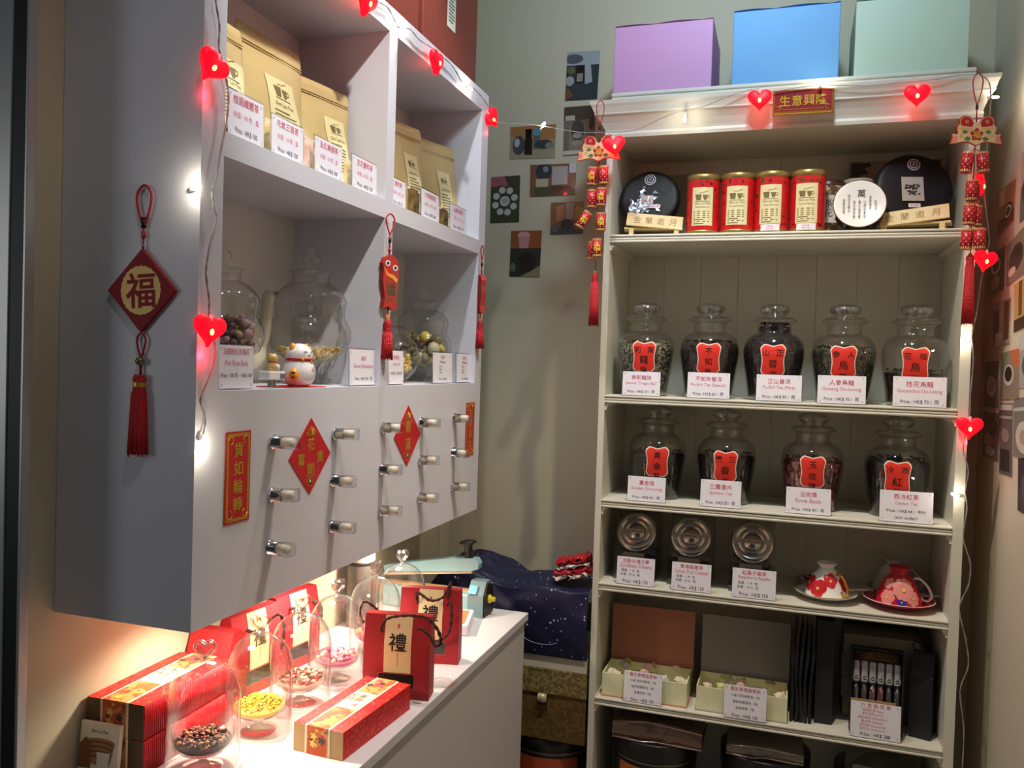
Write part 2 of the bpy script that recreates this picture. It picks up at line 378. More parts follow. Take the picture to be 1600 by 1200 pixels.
# ================= boxes on top =================
def carton(name, label, x0, x1, y0, y1, z0, z1, col, group, flaps=True):
    m = mat(name+'_'+label.split()[0]+'_board', col, 0.55, bump=0.06, bscale=15)
    t = thing(name, label, 'box', ((x0+x1)/2, (y0+y1)/2, z0), 0, group)
    w, d, h = (x1-x0)/2, (y1-y0)/2, z1-z0
    MB().box(-w, -d, 0, w, d, h-0.004, bev=0.0015).build('body', m, t)
    MB().grid(10, 1, lambda u, v: (-w+2*w*u, -d+d*1.0*v, h-0.0035+0.004*abs(math.sin(u*pi*2+0.6))*(1-v)), 0, None, False).build('top_flap', m, t)
    return t
G = 'pastel boxes on top of the bookcase'
carton('storage_box', 'pink cardboard box, leftmost on top of the cream bookcase', 0.010, 0.263, 0.005, 0.235, 2.0955, 2.280, (200, 146, 188), G)
carton('storage_box', 'sky-blue cardboard box between the pink and pale green boxes', 0.314, 0.566, 0.003, 0.235, 2.0955, 2.289, (98, 160, 210), G)
carton('storage_box', 'pale green cardboard box, rightmost on top of the bookcase', 0.601, 0.848, 0.003, 0.235, 2.0955, 2.286, (186, 206, 182), G)
G = 'brown boxes on the wall cabinet'
mb_ = (126, 52, 38)
def bigbox(label, ya, yb, lab):
    t = thing('shipping_box', label, 'box', (-0.33, (ya+yb)/2, ZT+0.0005), pi/2, G)
    w = (yb-ya)/2
    MB().box(-w, 0, 0, w, 0.19, 0.42, bev=0.002).build('body', mat('red_brown_board', mb_, 0.5, bump=0.05), t)
    if lab:
        q = MB().rect(-0.026, 0, 0.026, 0.22, 0, T(-0.008, -0.0008, 0.10) @ RX90)
        q.disc(-0.002, 0, 0.011, 1, T(-0.008, -0.0012, 0.20) @ RX90); q.disc(-0.002, 0, 0.007, 0, T(-0.008, -0.0014, 0.20) @ RX90)
        for i in range(9): q.rect(-0.018, 0, 0.018 if i % 3 else 0.01, 0.004, 1, T(-0.008, -0.0012, 0.115+0.0085*i) @ RX90)
        q.build('paper_label', [mat('pale_label', (225, 226, 205), 0.5), mat('green_grey_ink', (110, 125, 110), 0.6)], t)
bigbox('red-brown box on the cabinet without a label, nearer the camera', -0.955, -0.4835, False)
bigbox('red-brown box on the cabinet with a pale paper label strip', -0.4585, -0.124, True)

# ================= tea jars =================
JP = [(0.056, 0.0), (0.061, 0.003), (0.062, 0.012), (0.0675, 0.05), (0.074, 0.09), (0.077, 0.118), (0.0765, 0.132), (0.073, 0.148), (0.066, 0.160), (0.056, 0.168), (0.046, 0.172), (0.0425, 0.175), (0.0415, 0.180), (0.0415, 0.196), (0.047, 0.201), (0.0555, 0.204), (0.0560, 0.208), (0.052, 0.210)]
JL = [(0.049, 0.2105), (0.050, 0.2125), (0.046, 0.2150), (0.027, 0.217), (0.025, 0.220), (0.034, 0.226), (0.037, 0.234), (0.034, 0.242), (0.022, 0.249), (0, 0.251)]
def jr(z, P=JP):
    for (a, b), (c, d) in zip(P, P[1:]):
        if b <= z <= d and d > b: return a+(c-a)*(z-b)/(d-b)
    return P[-1][0]
jar_me = None
def tea_jar(x, y, z, label, chars, fill, cmat, clabel, group, ang=0.0, sc=1.0, lz=0.067, lid_tilt=0):
    global jar_me
    if jar_me is None:
        jar_me = (MB().lathe([(0, 0.004)]+JP, 36).mesh('jar_body', [M_GLASS]), MB().lathe([(0, 0.2105)]+JL, 28).mesh('lid', [M_GLASSL]))
        k = MB()
        for i in range(14):
            a = 2*pi*i/14; k.ell((0.0315*math.cos(a), 0.0315*math.sin(a), 0.236), (0.0065, 0.0065, 0.0085), 0, seg=8, rings=6)
        jar_me += (k.mesh('lid_facets', [M_GLASSL]),)
    t = thing('tea_jar', label, 'jar', (x, y, z+0.0005), ang, group); t.scale = (sc, sc, sc)
    for nm, me in zip(('jar_body', 'lid'), jar_me):
        o = bpy.data.objects.new(nm, me); COL.objects.link(o); o.parent = t
        if nm == 'lid':
            o2 = bpy.data.objects.new('lid_facets', jar_me[2]); COL.objects.link(o2); o2.parent = o
    # label wrapped round the body
    def wrap(off):
        def f(a, b):
            zz = lz+b; r = jr(zz)+off; th = a/0.074; return (r*math.sin(th), -r*math.cos(th), zz)
        return f
    def shape(W_, H_, off, m, q):
        def g(u, v):
            hw = W_/2*(1-0.16*math.sin(pi*v)**2)
            s = 2*u-1
            top = 1.0
            cx = abs(s)
            zz = v*H_
            if v > 0.86: hw *= 1-0.30*((v-0.86)/0.14)**1.5
            if v > 0.5: zz -= (v-0.5)*2*H_*0.06*max(0, (1-cx*1.3))
            if v < 0.14: hw *= 1-0.30*((0.14-v)/0.14)**1.5
            return wrap(off)(s*hw, zz-(H_-0.074)/2)
        q.grid(12, 16, g, m)
    q = MB(); shape(0.064, 0.080, 0.0008, 0, q); shape(0.058, 0.074, 0.0013, 1, q)
    for ch, cx, cy, h in chars: q.text(ch, h, 2, None, 0.004, fn=wrap(0.0019), ox=cx, oy=cy)
    q.build('paper_label', [mat('cream_border', (240, 215, 195), 0.5), M_REDJ, M_INKB], t)
    # the tea
    zt = fill
    P = [(0, 0.007)]+[(max(r-0.003, 0.001), max(zz, 0.007)) for r, zz in JP if zz < zt-0.004]
    rt = jr(zt)-0.003; P += [(rt, zt-0.004)]
    c = MB(); c.lathe(P, 32)
    ph = R.uniform(0, 6)
    def top(u, v):
        a = 2*pi*u; r = rt*v; zz = zt-0.004*v + 0.010*(1-v)*(0.6+0.4*math.sin(a+ph)) + 0.004*noise.noise(Vector((r*90*math.cos(a), r*90*math.sin(a), ph)))*(1 if v < 1 else 0)
        return (r*math.cos(a), r*math.sin(a), zz)
    c.grid(32, 8, top)
    c.bits(120, lambda: (lambda a, r: (r*math.cos(a), r*math.sin(a), zt+0.004+R.uniform(-0.002, 0.003)))(R.uniform(0, 6.28), rt*0.93*math.sqrt(R.random())), 0.0032, [0])
    o = c.build('loose_tea', cmat); o.matrix_world = T(x, y, z+0.0005) @ RZ(ang) @ Matrix.Scale(sc, 4)
    o.location = (x, y, z+0.0005); o.rotation_euler = (0, 0, ang); o.scale = (sc, sc, sc)
    tag(o, clabel, 'tea', 'teas in the labelled jars', 'stuff')
    return t
K1 = speck('dark_green_pearls', (40, 42, 32), (150, 145, 120), 210, 0.62)
K2 = speck('black_puerh', (22, 19, 18), (50, 42, 38), 160, 0.7)
K3 = speck('black_fine_tea', (20, 18, 20), (45, 42, 44), 220, 0.75)
K4 = speck('olive_oolong', (38, 38, 28), (88, 86, 66), 190, 0.7)
K5 = speck('brown_oolong', (34, 30, 22), (66, 60, 46), 170, 0.7)
K6 = speck('red_rose_buds', (70, 24, 28), (140, 82, 80), 120, 0.6)
K7 = speck('black_leaf', (16, 15, 15), (30, 28, 27), 150, 0.7)
G = 'tea jars with red labels on the bookcase'
def J2(u): return fx(u, 0.092, SZ[1])
def J3(u): return fx(u, 0.115, SZ[2])
t1, t2 = 0.055, 0.026
tea_jar(J2(1006), 0.092, SZ[1], 'glass jar of speckled green tea pearls, left end of upper jar shelf', [('茉', 0.016, t1, 0.016), ('莉', -0.016, t1, 0.016), ('龍', 0, t2+0.004, 0.021), ('珠', 0, 0.002, 0.018)], 0.140, K1, 'speckled dark green tea pearls in the leftmost upper jar', G, 0.12)
tea_jar(J2(1106), 0.092, SZ[1], 'glass jar of black tea with 不知 label, second on upper jar shelf', [('不', 0, t1, 0.016), ('知', 0, t2+0.003, 0.018), ('年', 0, 0.002, 0.018)], 0.146, K2, 'black tea in the jar labelled 不知', G, 0.06)
tea_jar(J2(1206), 0.092, SZ[1], 'glass jar filled with black tea up to its neck, middle of upper jar shelf', [('正', 0.016, t1, 0.016), ('山', -0.016, t1, 0.016), ('普', 0, t2+0.002, 0.021), ('洱', 0, 0, 0.018)], 0.194, K3, 'black tea reaching the neck of the middle upper jar', G, 0.0)
tea_jar(J2(1315), 0.092, SZ[1], 'glass jar of olive oolong with 人參 label, fourth on upper jar shelf', [('人', 0.016, t1, 0.015), ('參', -0.016, t1, 0.016), ('烏', 0, t2+0.003, 0.021), ('龍', 0, 0.0, 0.018)], 0.138, K4, 'dark olive oolong tea in the fourth upper jar', G, -0.05)
tea_jar(J2(1426), 0.092, SZ[1], 'glass jar only half full of brown tea, right end of upper jar shelf', [('桂', 0.016, t1, 0.016), ('花', -0.016, t1, 0.016), ('烏', 0, t2+0.003, 0.021), ('龍', 0, 0.0, 0.018)], 0.084, K5, 'low fill of brown tea in the rightmost upper jar', G, -0.10)
tea_jar(J3(1025), 0.115, SZ[2], 'glass jar of dark tea with 黃金桂 label, left end of lower jar shelf', [('黃', 0, t1, 0.017), ('金', 0, t2, 0.018), ('桂', 0, 0, 0.016)], 0.122, K3, 'dark tea in the leftmost lower jar', G, 0.14)
tea_jar(J3(1132), 0.115, SZ[2], 'glass jar of black tea with 三薰香片 label, second on lower jar shelf', [('三', 0.016, t1, 0.014), ('薰', -0.016, t1, 0.016), ('香', 0, t2, 0.021), ('片', 0, 0, 0.018)], 0.128, K7, 'black tea in the second lower jar', G, 0.05)
tea_jar(J3(1266), 0.115, SZ[2], 'glass jar of dark red rose buds, third on lower jar shelf', [('玉', 0, t1, 0.016), ('玫', 0, t2, 0.018), ('瑰', 0, 0, 0.018)], 0.128, K6, 'dark red rose buds in the third lower jar', G, 0.0)
tea_jar(J3(1398), 0.115, SZ[2], 'glass jar of black tea with 西冷紅茶 label, right end of lower jar shelf', [('西', 0.016, t1, 0.014), ('冷', -0.016, t1, 0.016), ('紅', 0, t2, 0.021), ('茶', 0, 0, 0.018)], 0.142, K7, 'black tea in the rightmost lower jar', G, -0.08, 1.0)

# ================= price signs =================
def sign(name, label, loc, rz, w, h, lines, group, lean=0.10, deep=True):
    """lines: (text, height, z from bottom, ink, max width)"""
    t = thing(name, label, 'price sign', loc, rz, group)
    L = RX(-lean)
    MB().box(-w/2-0.0012, 0, 0, w/2+0.0012, 0.0025, h+0.003, 0, L).box(-w/2, 0.0, 0, w/2, 0.022, 0.0018).build('acrylic_holder', M_ACRYL, t)
    q = MB(); q.M = L @ T(0, -0.0006, 0) @ RX90
    q.rect(-w/2, 0.0015, w/2, h, 0)
    for s in lines:
        q.text(s[0], s[1], s[3], T(s[5] if len(s) > 5 else 0, s[2], 0.0005), 0.0, s[4] if len(s) > 4 else w*0.9)
    for a in (-1, 1):
        for zz in (0.1*h, 0.92*h): q.rect(a*w*0.44-0.0016, zz-0.0016, a*w*0.44+0.0016, zz+0.0016, 4, T(0, 0, 0.0004))
    q.build('printed_card', [M_PAPER, M_INKR, M_INKP, M_INKK, mat('pale_corner_print', (190, 190, 200), 0.6)], t)
    return t
def tl(cn, en, price, w, h):
    o = [(cn, h*0.19, h*0.76, 1, w*0.62), (en, h*0.15, h*0.52, 2, w*0.84), (price, h*0.14, h*0.18, 3, w*0.72)]
    return o
G = 'price signs on the bookcase shelves'
def bsign(u, z, y, w, h, cn, en, price, extra=None):
    x = fx(u, y, z); ls = tl(cn, en, price, w, h)
    if extra: ls = extra(w, h)
    return sign('price_sign', 'white price sign reading %s in front of %s' % (cn, en[1] if isinstance(en, tuple) else en), (x, y, z+0.0005), 0, w, h, ls, G)
def bs(u, z, y, w, h, cn, en, price, where, extra=None):
    x = fx(u, y, z); ls = extra(w, h) if extra else tl(cn, en, price, w, h)
    return sign('price_sign', where, (x, y, z+0.0005), 0, w, h, ls, G)
bs(1001, SZ[1], 0.003, 0.099, 0.064, '茉莉龍珠', 'Jasmine "Dragon Ball"', 'Price : HK$ 70 /  両', 'white price sign reading 茉莉龍珠 before the green pearl jar')
bs(1106, SZ[1], 0.002, 0.106, 0.067, '不知年普洱', 'Pu-Erh Tea (Special)', 'Price : HK$ 60 /  両', 'white price sign reading 不知年普洱 on the upper jar shelf')
bs(1216, SZ[1], 0.0, 0.108, 0.067, '正山普洱', 'Pu-Erh Tea (Fine)', 'Price : HK$ 90 /  両', 'white price sign reading 正山普洱 before the fullest jar')
bs(1314, SZ[1], 0.0, 0.110, 0.070, '人參烏龍', 'Ginseng Oo-Loong', 'Price : HK$ 70 /  両', 'white price sign reading 人參烏龍 Ginseng on the upper jar shelf')
bs(1436, SZ[1], 0.0, 0.116, 0.073, '桂花烏龍', 'Osmanthus Oo-Loong', 'Price : HK$ 70 /  両', 'white price sign reading 桂花烏龍 before the half full jar')
bs(1009, SZ[2], 0.006, 0.099, 0.066, '黃金桂', 'Golden Oo-Loong', 'Price : HK$ 45 /  両', 'white price sign reading 黃金桂 on the lower jar shelf')
bs(1125, SZ[2], 0.008, 0.101, 0.070, '三薰香片', 'Jasmine Tea', 'Price : HK$ 50 /  両', 'white price sign reading 三薰香片 Jasmine Tea on the lower jar shelf')
bs(1262, SZ[2], 0.012, 0.105, 0.066, '玉玫瑰', 'Rose Buds', 'Price : HK$ 40 /  両', 'white price sign reading 玉玫瑰 before the rose bud jar')
bs(1415, SZ[2], 0.004, 0.117, 0.076, '西冷紅茶', 'Ceylon Tea', '', 'white price sign reading 西冷紅茶 at the right of the lower jar shelf',
   lambda w, h: [('西冷紅茶', h*0.17, h*0.82, 1, w*0.6), ('Ceylon Tea', h*0.13, h*0.60, 2, w*0.6), ('Price : HK$ 64 /  半斤', h*0.12, h*0.37, 3, w*0.8), ('(min order)', h*0.13, h*0.15, 3, w*0.5)])
def f4(cn, en, p):
    return lambda w, h: [(cn, h*0.15, h*0.87, 1, w*0.75), (en, h*0.14, h*0.70, 2, w*0.84), ('容量 : 1 大  包', h*0.10, h*0.52, 3, w*0.6, -w*0.14), ('份量 : 10 人  包', h*0.10, h*0.38, 3, w*0.6, -w*0.14), ('Price : HK$ '+p, h*0.15, h*0.13, 3, w*0.66)]
bs(992, SZ[3], 0.005, 0.100, 0.073, 'x', 'x', '', 'white price sign reading Caribbean Dreams before the first candy jar', f4('加勒比海之夢', 'Caribbean Dreams', '150'))
bs(1079, SZ[3], 0.004, 0.100, 0.073, 'x', 'x', '', 'white price sign reading Lemon Fruit Cocktail before the middle candy jar', f4('青檸雜果茶', 'Lemon Fruit Cocktail', '150'))
bs(1177, SZ[3], 0.002, 0.106, 0.074, 'x', 'x', '', 'white price sign reading Raspberry Razzle before the third candy jar', f4('紅桑子果茶', 'Raspberry Razzle', '150'))
def f5(p): return lambda w, h: [('養生茶禮盒套裝', h*0.12, h*0.90, 1, w*0.75), ('小童 切花綠茶包  1包', h*0.085, h*0.71, 3, w*0.84), ('桂花荷葉茶包  1包', h*0.085, h*0.52, 3, w*0.72), ('玫瑰花茶  1包', h*0.085, h*0.34, 3, w*0.6), ('Price : HK$ '+p, h*0.11, h*0.10, 3, w*0.6)]
bs(1003, SZ[4], -0.001, 0.100, 0.081, 'x', 'x', '', 'white price sign with HK$ 120 before the pink lidded gift box', f5('120'))
bs(1163, SZ[4], -0.003, 0.104, 0.083, 'x', 'x', '', 'white price sign with HK$ 130 before the grey lidded gift box', f5('130'))
bs(1367, SZ[4], 0.002, 0.112, 0.086, 'x', 'x', '', 'white price sign with HK$ 288 before the tea tube set',
   lambda w, h: [('六 支 裝 花 茶', h*0.12, h*0.92, 1, w*0.6)]+[(s, h*0.08, h*(0.79-0.105*i), 2, w*0.7, -w*0.06) for i, s in enumerate(('玫瑰花茶 Rose', '茉莉花茶 Jasmine', '桂花綠茶 Osmanthus', '薰衣草 Lavender', '洋甘菊 Chamomile', '菊花 Chrysanthemum'))]+[('Price : HK$ 288', h*0.11, h*0.11, 3, w*0.6)])
# ================= top shelf: tins, tea cakes, plate =================
M_LOGO = mat('olive_print', (120, 104, 60), 0.6)
def cup_logo(q, m, s, M):
    """two tea cups and a curl of steam, width s"""
    k = s/2
    q.grid(6, 1, lambda u, v: ((-0.82+0.62*u)*k*(1-v)+(-1+0.88*u)*k*v, (-0.42+0.77*v)*k, 0), m, M)
    q.grid(6, 4, lambda u, v: ((0.34+(u-0.5)*(0.22+0.42*v**0.6))*k, (-0.42+0.70*v)*k, 0), m, M)
    q.tube([(0.62*k, 0.2*k, 0), (0.85*k, 0.2*k, 0), (0.9*k, 0, 0), (0.75*k, -0.15*k, 0), (0.58*k, -0.12*k, 0)], 0.045*k, 4, m, M)
    q.tube(smooth_path([(-0.45*k, 0.5*k, 0), (-0.1*k, 0.62*k, 0), (0.1*k, 0.55*k, 0), (0.35*k, 0.7*k, 0), (0.75*k, 0.78*k, 0)], 4), 0.03*k, 4, m, M)
    q.grid(6, 1, lambda u, v: ((-0.95+1.9*u)*k, (-0.60+0.06*v)*k, 0), m, M)
M_TINRED = mat('red_tin_print', (206, 36, 36), 0.28, c2=(190, 26, 30), vscale=40, spec=0.6)
M_TINGOLD = mat('tin_gold', (158, 140, 84), 0.38, 0.7)
M_TINLAB = mat('tin_label', (226, 218, 170), 0.4)
M_BERRY = mat('dark_berry_print', (70, 22, 24), 0.4); M_LEAFG = mat('leaf_print', (54, 84, 44), 0.4)
def tin(x, y, z, label, sticker, rz):
    t = thing('tea_tin', label, 'tin', (x, y, z+0.0005), rz, 'red tea tins on the top shelf')
    r = 0.0425
    MB().lathe([(0, 0), (r, 0), (r+0.001, 0.003), (r+0.001, 0.008), (r, 0.009)], 36, 1).lathe([(r, 0.009), (r, 0.138)], 36, 0).build('body', [M_TINRED, M_TINGOLD], t)
    MB().lathe([(r, 0.1375), (r+0.0012, 0.139), (r+0.0012, 0.150), (r-0.001, 0.153), (r-0.005, 0.153), (r-0.007, 0.151), (0, 0.151)], 36).build('lid', M_TINGOLD, t)
    def wr(off):
        return lambda a, b: ((r+off)*math.sin(a/r), -(r+off)*math.cos(a/r), b)
    q = MB(); f = wr(0.0005)
    q.grid(10, 1, lambda u, v: f(-0.027+0.054*u, 0.020+0.098*v), 0)
    f2 = wr(0.0009)
    lg = MB(); cup_logo(lg, 0, 0.038, Matrix())
    q.add([f2(v.x, v.y+0.093) for v in lg.v], lg.f, 1)
    q.text('Gon Lan Fine', 0.006, 1, fn=f2, oy=0.077, w=0.038)
    q.text('www.gonlanfine.com', 0.004, 1, fn=f2, oy=0.067, w=0.04, bold=0.01)
    for i in range(7):
        wd = 0.040 if i not in (4, 6) else 0.026
        q.grid(3, 1, lambda u, v, i=i, wd=wd: f2(-0.022+wd*u, 0.055-0.0052*i+0.0022*v), 1)
    q.build('paper_label', [M_TINLAB, M_LOGO], t)
    b = MB(); rr = random.Random(int(x*1000))
    for i in range(26):
        a = rr.choice([-1, 1])*rr.uniform(0.75, 1.5)*r; zz = rr.uniform(0.015, 0.134)
        if i < 6: a = rr.uniform(-0.03, 0.03); zz = rr.uniform(0.124, 0.135)
        f3 = wr(0.0004); rad = rr.uniform(0.0015, 0.0035)
        b.add([f3(a+rad*math.cos(k*pi/4), zz+rad*1.1*math.sin(k*pi/4)) for k in range(8)], [tuple(range(8))], rr.choice([0, 0, 1]))
    b.build('berry_print', [M_BERRY, M_LEAFG], t)
    if sticker:
        s_ = MB(); f4_ = wr(0.0014)
        s_.grid(6, 1, lambda u, v: f4_(-0.022+0.046*u, 0.003+0.016*v), 0); s_.text('HK$ 160', 0.004, 1, fn=wr(0.0018), oy=0.008); s_.text('玫瑰花茶', 0.004, 1, fn=wr(0.0018), oy=0.014)
        s_.build('price_sticker', [M_PAPER, M_INKP], t)
z = SZ[0]
tin(fx(1097, 0.048, z), 0.048, z, 'red tea tin with gold lid, leftmost of the four', False, 0.05)
tin(fx(1151, 0.046, z), 0.046, z, 'red tea tin with gold lid and no sticker, second of the four', False, 0.0)
tin(fx(1204, 0.044, z), 0.044, z, 'red tea tin with white sticker, third of the four', True, -0.05)
tin(fx(1260, 0.043, z), 0.043, z, 'red tea tin with white sticker, rightmost beside the beige floral tin', True, -0.08)
# beige floral tins behind
M_FLOR = speck('beige_floral_print', (206, 190, 150), (110, 84, 62), 70, 0.72, 0.5, 0)
M_BRN = mat('dark_brown_lid', (66, 40, 30), 0.35)
def ftin(label, x, y, h, r, txt):
    t = thing('floral_tin', label, 'tin', (x, y, SZ[0]+0.0005), 0, 'beige floral tins')
    MB().lathe([(0, 0), (r, 0), (r, h-0.012)], 30).build('body', M_FLOR, t)
    MB().lathe([(r+0.001, h-0.014), (r+0.001, h-0.002), (r-0.004, h), (0, h)], 30).build('lid', M_BRN if txt else M_FLOR, t)
    f = lambda off: (lambda a, b: ((r+off)*math.sin(a/r), -(r+off)*math.cos(a/r), b))
    g = f(0.0005); q = MB().grid(6, 1, lambda u, v: g(-0.022+0.044*u, 0.035+0.07*v), 0)
    q.text('茶\n花', 0.045, 1, fn=f(0.001), oy=0.072, w=0.02)
    q.build('paper_label', [mat('off_white_label', (214, 206, 190), 0.5), M_INKB], t)
ftin('beige floral tin with dark lid peeking out behind the rightmost red tin', fx(1292, 0.13, z), 0.13, 0.145, 0.037, True)
ftin('beige floral tin with floral lid behind the white round plate', fx(1337, 0.145, z), 0.145, 0.150, 0.038, False)
# calligraphy plate on stand
px = fx(1341, 0.03, z)
st = thing('plate_stand', 'dark wooden stand under the white calligraphy plate', 'stand', (px, 0.03, z+0.0005))
MB().box(-0.045, -0.012, 0, 0.045, 0.05, 0.008, bev=0.002).tube([(-0.040, -0.008, 0.006), (-0.044, -0.008, 0.02), (-0.050, -0.006, 0.032), (-0.047, 0.002, 0.045)], 0.005, 8).tube([(0.040, -0.008, 0.006), (0.044, -0.008, 0.02), (0.050, -0.006, 0.032), (0.047, 0.002, 0.045)], 0.005, 8).tube([(-0.03, 0.045, 0.005), (0, 0.03, 0.075)], 0.004, 6).tube([(0.03, 0.045, 0.005), (0, 0.03, 0.075)], 0.004, 6).build('cradle', mat('dark_lacquer_wood', (36, 22, 18), 0.3), st)
t = thing('calligraphy_plate', 'round white plate with black calligraphy on dark stand', 'plate', (px, 0.022, z+0.066), 0)
L = RX(pi/2-0.2)
MB().lathe([(0, -0.006), (0.040, -0.006), (0.060, 0.003), (0.061, 0.005), (0.058, 0.0055), (0.040, -0.002), (0, -0.003)], 40, 0, L).build('dish', M_PORC, t)
MB().lathe([(0.0595, 0.0053), (0.0614, 0.0055), (0.0618, 0.0040)], 40, 0, L).build('rim_line', M_BRN, t)
q = MB(); q.M = L @ T(0, 0, -0.0015)
q.text('萬', 0.019, 0, T(0.004, 0.029, 0.001), 0.004)
cols = ['春風得意', '花好月圓人', '如水流年是', '靜心品茗香', '山高水長天', '清風徐來', '松竹梅']
for i, s in enumerate(cols):
    x = -0.036+0.012*i
    q.text('\n'.join(s), 0.0092*len(s), 0, T(x, (-0.012 if abs(x-0.004) < 0.016 else 0.004 if abs(x) < 0.03 else -0.004), 0.001 if abs(x) < 0.03 else 0.004), 0.0, w=0.0058, space=1.0)
q.build('calligraphy', M_INKB, t)
# tea cakes with wooden easels
M_CAKE = mat('dark_wrapped_tea', (22, 20, 20), 0.5, bump=0.25, bscale=35, spec=0.3)
M_FILM = mat('crinkled_film', (210, 225, 240), 0.12, 0.6, bump=1.0, bscale=90)
def easel(label, x, y, rz, group, wide=0.155, roll=0.0):
    t = thing('wooden_display_stand', label, 'stand', (x, y, SZ[0]+0.0005), rz, group)
    w = wide/2
    Lm = T(0, 0, 0.019) @ RX(-0.25) @ RY(roll)
    MB().box(-w, -0.003, 0, w, 0.003, 0.036, 0, Lm, bev=0.001).build('front_plank', M_WOOD, t)
    MB().box(-w-0.004, 0.004, 0.016, w+0.002, 0.06, 0.021, bev=0.001).build('ledge', M_WOOD, t)
    for a in (-1, 1): MB().box(a*w*0.80-0.006, -0.001, 0, a*w*0.80+0.006, 0.056, 0.017).build('leg', M_WOOD, t)
    q = MB(); q.M = Lm @ T(0, -0.0034, 0.018) @ RX90
    for i, ch in enumerate('金蘭邀月'): q.text(ch, 0.019, 0, T(-w*0.62+i*w*0.42, 0, 0))
    q.build('carved_lettering', mat('carved_brown', (150, 122, 74), 0.6), t)
    return t
def cake(label, x, y, zc, r, tilt, rz, sq):
    t = thing('tea_cake', label, 'tea cake', (x, y, zc), 0, 'wrapped tea cakes', rot=(tilt, 0, rz))
    # local: disc axis z -> facing camera when tilted
    pf = [(0, -0.014), (r*0.8, -0.014), (r*0.97, -0.010), (r, 0), (r*0.975, 0.008), (r*0.90, 0.0130), (r*0.8, 0.0142), (0, 0.0155)]
    MB().lathe(pf, 44).build('wrapped_disc', M_CAKE, t)
    q = MB(); q.M = T(0, r*0.64, 0.0158)
    q.lathe([(0.0155, 0), (0.013, 0.0006)], 24); q.lathe([(0.010, 0), (0.0075, 0.0006)], 24); q.text('茶', 0.009, 0, T(0, 0, 0.0005))
    q.build('round_emblem', mat('grey_white_print', (200, 200, 205), 0.5), t)
    if sq:
        g = MB(); g.rect(-0.026, -0.032, 0.026, 0.032, 0, T(-0.006, -0.006, 0.0178))
        rr = random.Random(3)
        for i in range(34):
            a = rr.uniform(0, 6.28); d = rr.gauss(0, 0.009); d = max(-0.016, min(0.016, d)); e = max(-0.02, min(0.02, rr.gauss(0, 0.010)))
            g.flat([(-0.006+d+0.005*math.cos(a+k*1.57)*rr.uniform(.4, 1), -0.006+e+d*0.4+0.005*math.sin(a+k*1.57)*rr.uniform(.4, 1)) for k in range(4)], 1, T(0, 0, 0.0181+i*0.00001))
        g.build('picture_label', [mat('grey_beige_print', (184, 178, 164), 0.5), mat('ink_wash_black', (48, 44, 40), 0.6)], t)
    else:
        g = MB()
        rr = random.Random(9)
        for i in range(60):
            cx, cy = rr.gauss(-0.012, 0.018), rr.gauss(-0.022, 0.016); a = rr.uniform(0, 6.28); l = rr.uniform(0.008, 0.024)
            g.add([(cx, cy, 0.0165), (cx+l*math.cos(a), cy+l*math.sin(a), 0.0172), (cx+l*0.6*math.cos(a+0.9), cy+l*0.6*math.sin(a+0.9), 0.0195)], [(0, 1, 2)], 0)
        g.build('film_wrinkles', M_FILM, t)
        g = MB().rect(-0.022, -0.030, 0.012, 0.006, 0, T(0, 0, 0.0176)); g.text('普洱', 0.012, 1, T(-0.006, -0.01, 0.018)); g.build('picture_label', [mat('grey_beige_print', (184, 178, 164), 0.5), M_INKR], t)
    g = MB().rect(-0.014, -0.005, 0.014, 0.005, 0, T(0.018 if not sq else -0.004, -0.026 if not sq else -0.050, 0.0182)); g.text('普洱茶餅', 0.005, 1, T(0.018 if not sq else -0.004, -0.026 if not sq else -0.050, 0.0186)); g.build('small_sticker', [M_PAPER, M_INKR], t)
G = 'pale wooden easels on the top shelf'
xe = fx(1022, 0.03, z); easel('pale wooden easel at the left end of the top shelf', xe, 0.02, 0.16, G, 0.146, 0.09)
xe2 = fx(1425, 0.03, z); easel('pale wooden easel at the right end of the top shelf', xe2, 0.028, -0.22, G, 0.160, -0.10)
cake('dark wrapped tea cake with crinkled shiny film, left on the top shelf', 0.1025, 0.092, SZ[0]+0.106, 0.083, pi/2-0.25, 0.02, False)
cake('dark wrapped tea cake with square picture label, right on the top shelf', 0.754, 0.105, SZ[0]+0.114, 0.094, pi/2-0.25, 0.20, True)
def pcarton(label, x0, x1, z1):
    t = thing('patterned_carton', label, 'box', ((x0+x1)/2, 0.235, SZ[0]+0.0005), 0, 'patterned cartons behind the tea cakes')
    w = (x1-x0)/2; h = z1-SZ[0]
    m1 = mat('grey_tan_carton', (150, 138, 112), 0.5, c2=(132, 118, 94), vscale=30); m2 = mat('dark_ornament_print', (44, 34, 26), 0.5)
    MB().box(-w, 0, 0, w, 0.045, h, bev=0.001).build('body', m1, t)
    for sx in (-1, 1):
        q = MB(); q.M = T(0, -0.0006, 0) @ RX90
        pts = [(sx*w*0.98, h*0.98)]
        for i in range(9):
            a = i/8*pi/2; r = 0.045*(1+0.22*math.sin(i*2.4)); pts.append((sx*(w*0.98-r*math.cos(a)), h*0.98-r*math.sin(a)))
        q.flat(pts if sx < 0 else pts[::-1], 0)
        q.build('corner_ornament', m2, t)
pcarton('grey tan patterned carton behind the left tea cake', 0.045, 0.235, 1.935)
pcarton('grey tan patterned carton behind the right tea cake', 0.615, 0.835, 1.950)

